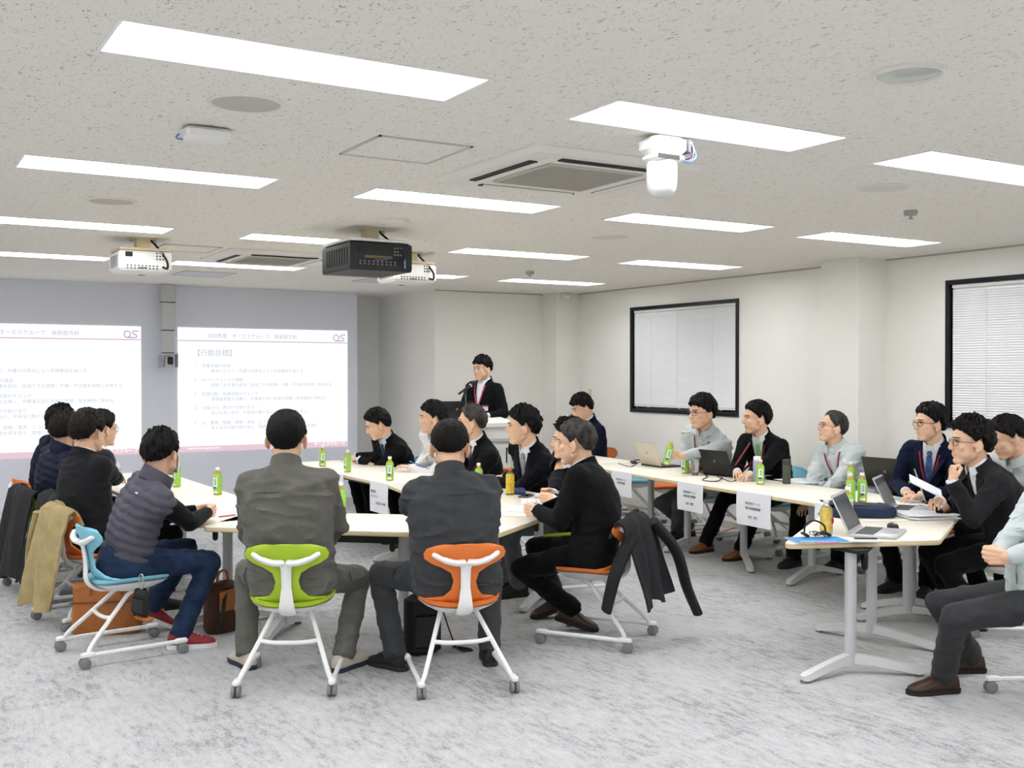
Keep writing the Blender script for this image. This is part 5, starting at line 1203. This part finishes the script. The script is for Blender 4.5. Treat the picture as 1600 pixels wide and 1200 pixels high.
h = seat('blue', 6.78, 4.4, 160, 'sky blue rolling chair behind the chin-resting man')
person('man in a pale grey work jacket looking down behind the chin-resting man', h, 165, D(1574, 686, 7.05), 150, -18, wl=on(1500, 772), wr=on(1490, 768), top='work', cloth='pale_work', hair=dict(th=.02, rough=.3, nape=-40), hs=1.1, near=False)
h = seat('orange', 4.86, 3.02, 152, 'orange rolling chair under the man with hands folded in his lap')
pp = D(1535, 868, 4.95)
person('man in a pale grey work shirt and charcoal trousers with hands folded in his lap', (4.81, 3.05), 153, D(1668, 690, 5.05), 150, 0, **clasp(pp, 150), **cl(150, 50), top='work', cloth='pale_work', legs='trouser_dark', hair=dict(th=.016), belly=.07, w=1.1, lgs=1.1, fl=G(1474, 1082), fr=G(1515, 1050), toe=(160, 150), shoe='brown')
# ---- coats on the chair backs
coat('beige trench coat draped over an orange chair in the left row', 1.27, 7.32, 14, 'A8966B', .62, .2, 2, [([(-.17, -.3, .7), (-.21, -.33, .5), (-.2, -.35, .3)], (.06, .05))])
coat('short black coat draped over a chair in the left row', 1.34, 8.02, 5, '1D1E21', .62, .23, 4)
coat('long black coat with a grey hood draped over a chair in the left row', 1.22, 8.6, 10, '232326', .64, .24, 5)
coat('dark suit jacket hung over the orange chair of the greying man', 3.70, 5.24, 124, '1D1E22', .5, .2, 3, [([(.16, -.32, .7), (.24, -.44, .52), (.27, -.5, .3), (.3, -.56, .14)], (.075, .06)), ([(-.14, -.3, .66), (-.2, -.22, .45), (-.2, -.16, .22)], (.075, .06))])
coat('dark jacket hung over the chair of the older man with glasses', 6.92, 6.1, 186, '2B2D31', .5, .22, 6)
# ---- things in hands and at belts
q = D(1040, 727, 9.3); o = bottle_proto(.215, LAB, TEA, M('cap_lime', 'A8E04A', .4), True, .032); o.location = q+V((0, 0, .003)); o.rotation_euler = (R(2), R(14), R(-30)); o['label'] = 'tea bottle with a lime green cap gripped by the man in glasses'
f = G(1452, 783, TZ); t = thing('paper_sheets', 'fanned sheets held up by the man in the dark suit', 'papers', D(1447, 762, 6.5), R(40))
for i in range(3): MB().sheet([[(x*(1-.1*i), y+.002*i, .6*x*x+y*.5+.0035*i+x*.12) for x in (-.13, -.05, .03, .11)] for y in (-.09, 0, .09)], .001).build('sheet', PAP, t, False)
q = D(221, 922, 5.78); t = thing('belt_pouch', 'black belt pouch on a silver carabiner hanging from the jeans', 'pouch', q, R(-60))
MB().bbox((0, 0, -.07), (.115, .05, .15), .02, Matrix.Rotation(.12, 3, 'Y')).build('pouch', M('pouch_black', '17181B', .7), t); MB().bbox((0, -.028, -.08), (.09, .015, .08), .006, Matrix.Rotation(.12, 3, 'Y')).build('pocket', M('pouch_black2', '202125', .7), t)
MB().bbox((.02, 0, -.15), (.1, .05, .02), .006, Matrix.Rotation(.12, 3, 'Y')).build('leather_base', LEATH, t); MB().tube(bez([(-.012, 0, .01), (-.014, 0, .07), (.0, 0, .085), (.014, 0, .07), (.012, 0, .01), (-.012, 0, .01)], 5), .004, 6).build('carabiner', STEEL, t)
q = D(655, 727, 9.35); t = thing('pen', 'blue pen held by the man in the white jacket', 'pen', q, R(150)); MB().tube([(-.07, 0, -.02), (.07, 0, .03)], .0045, 8).build('barrel', M('pen_blue', '3C66C0', .4), t); MB().tube([(.07, 0, .03), (.085, 0, .035)], [.004, .001], 8).build('tip', STEEL, t)
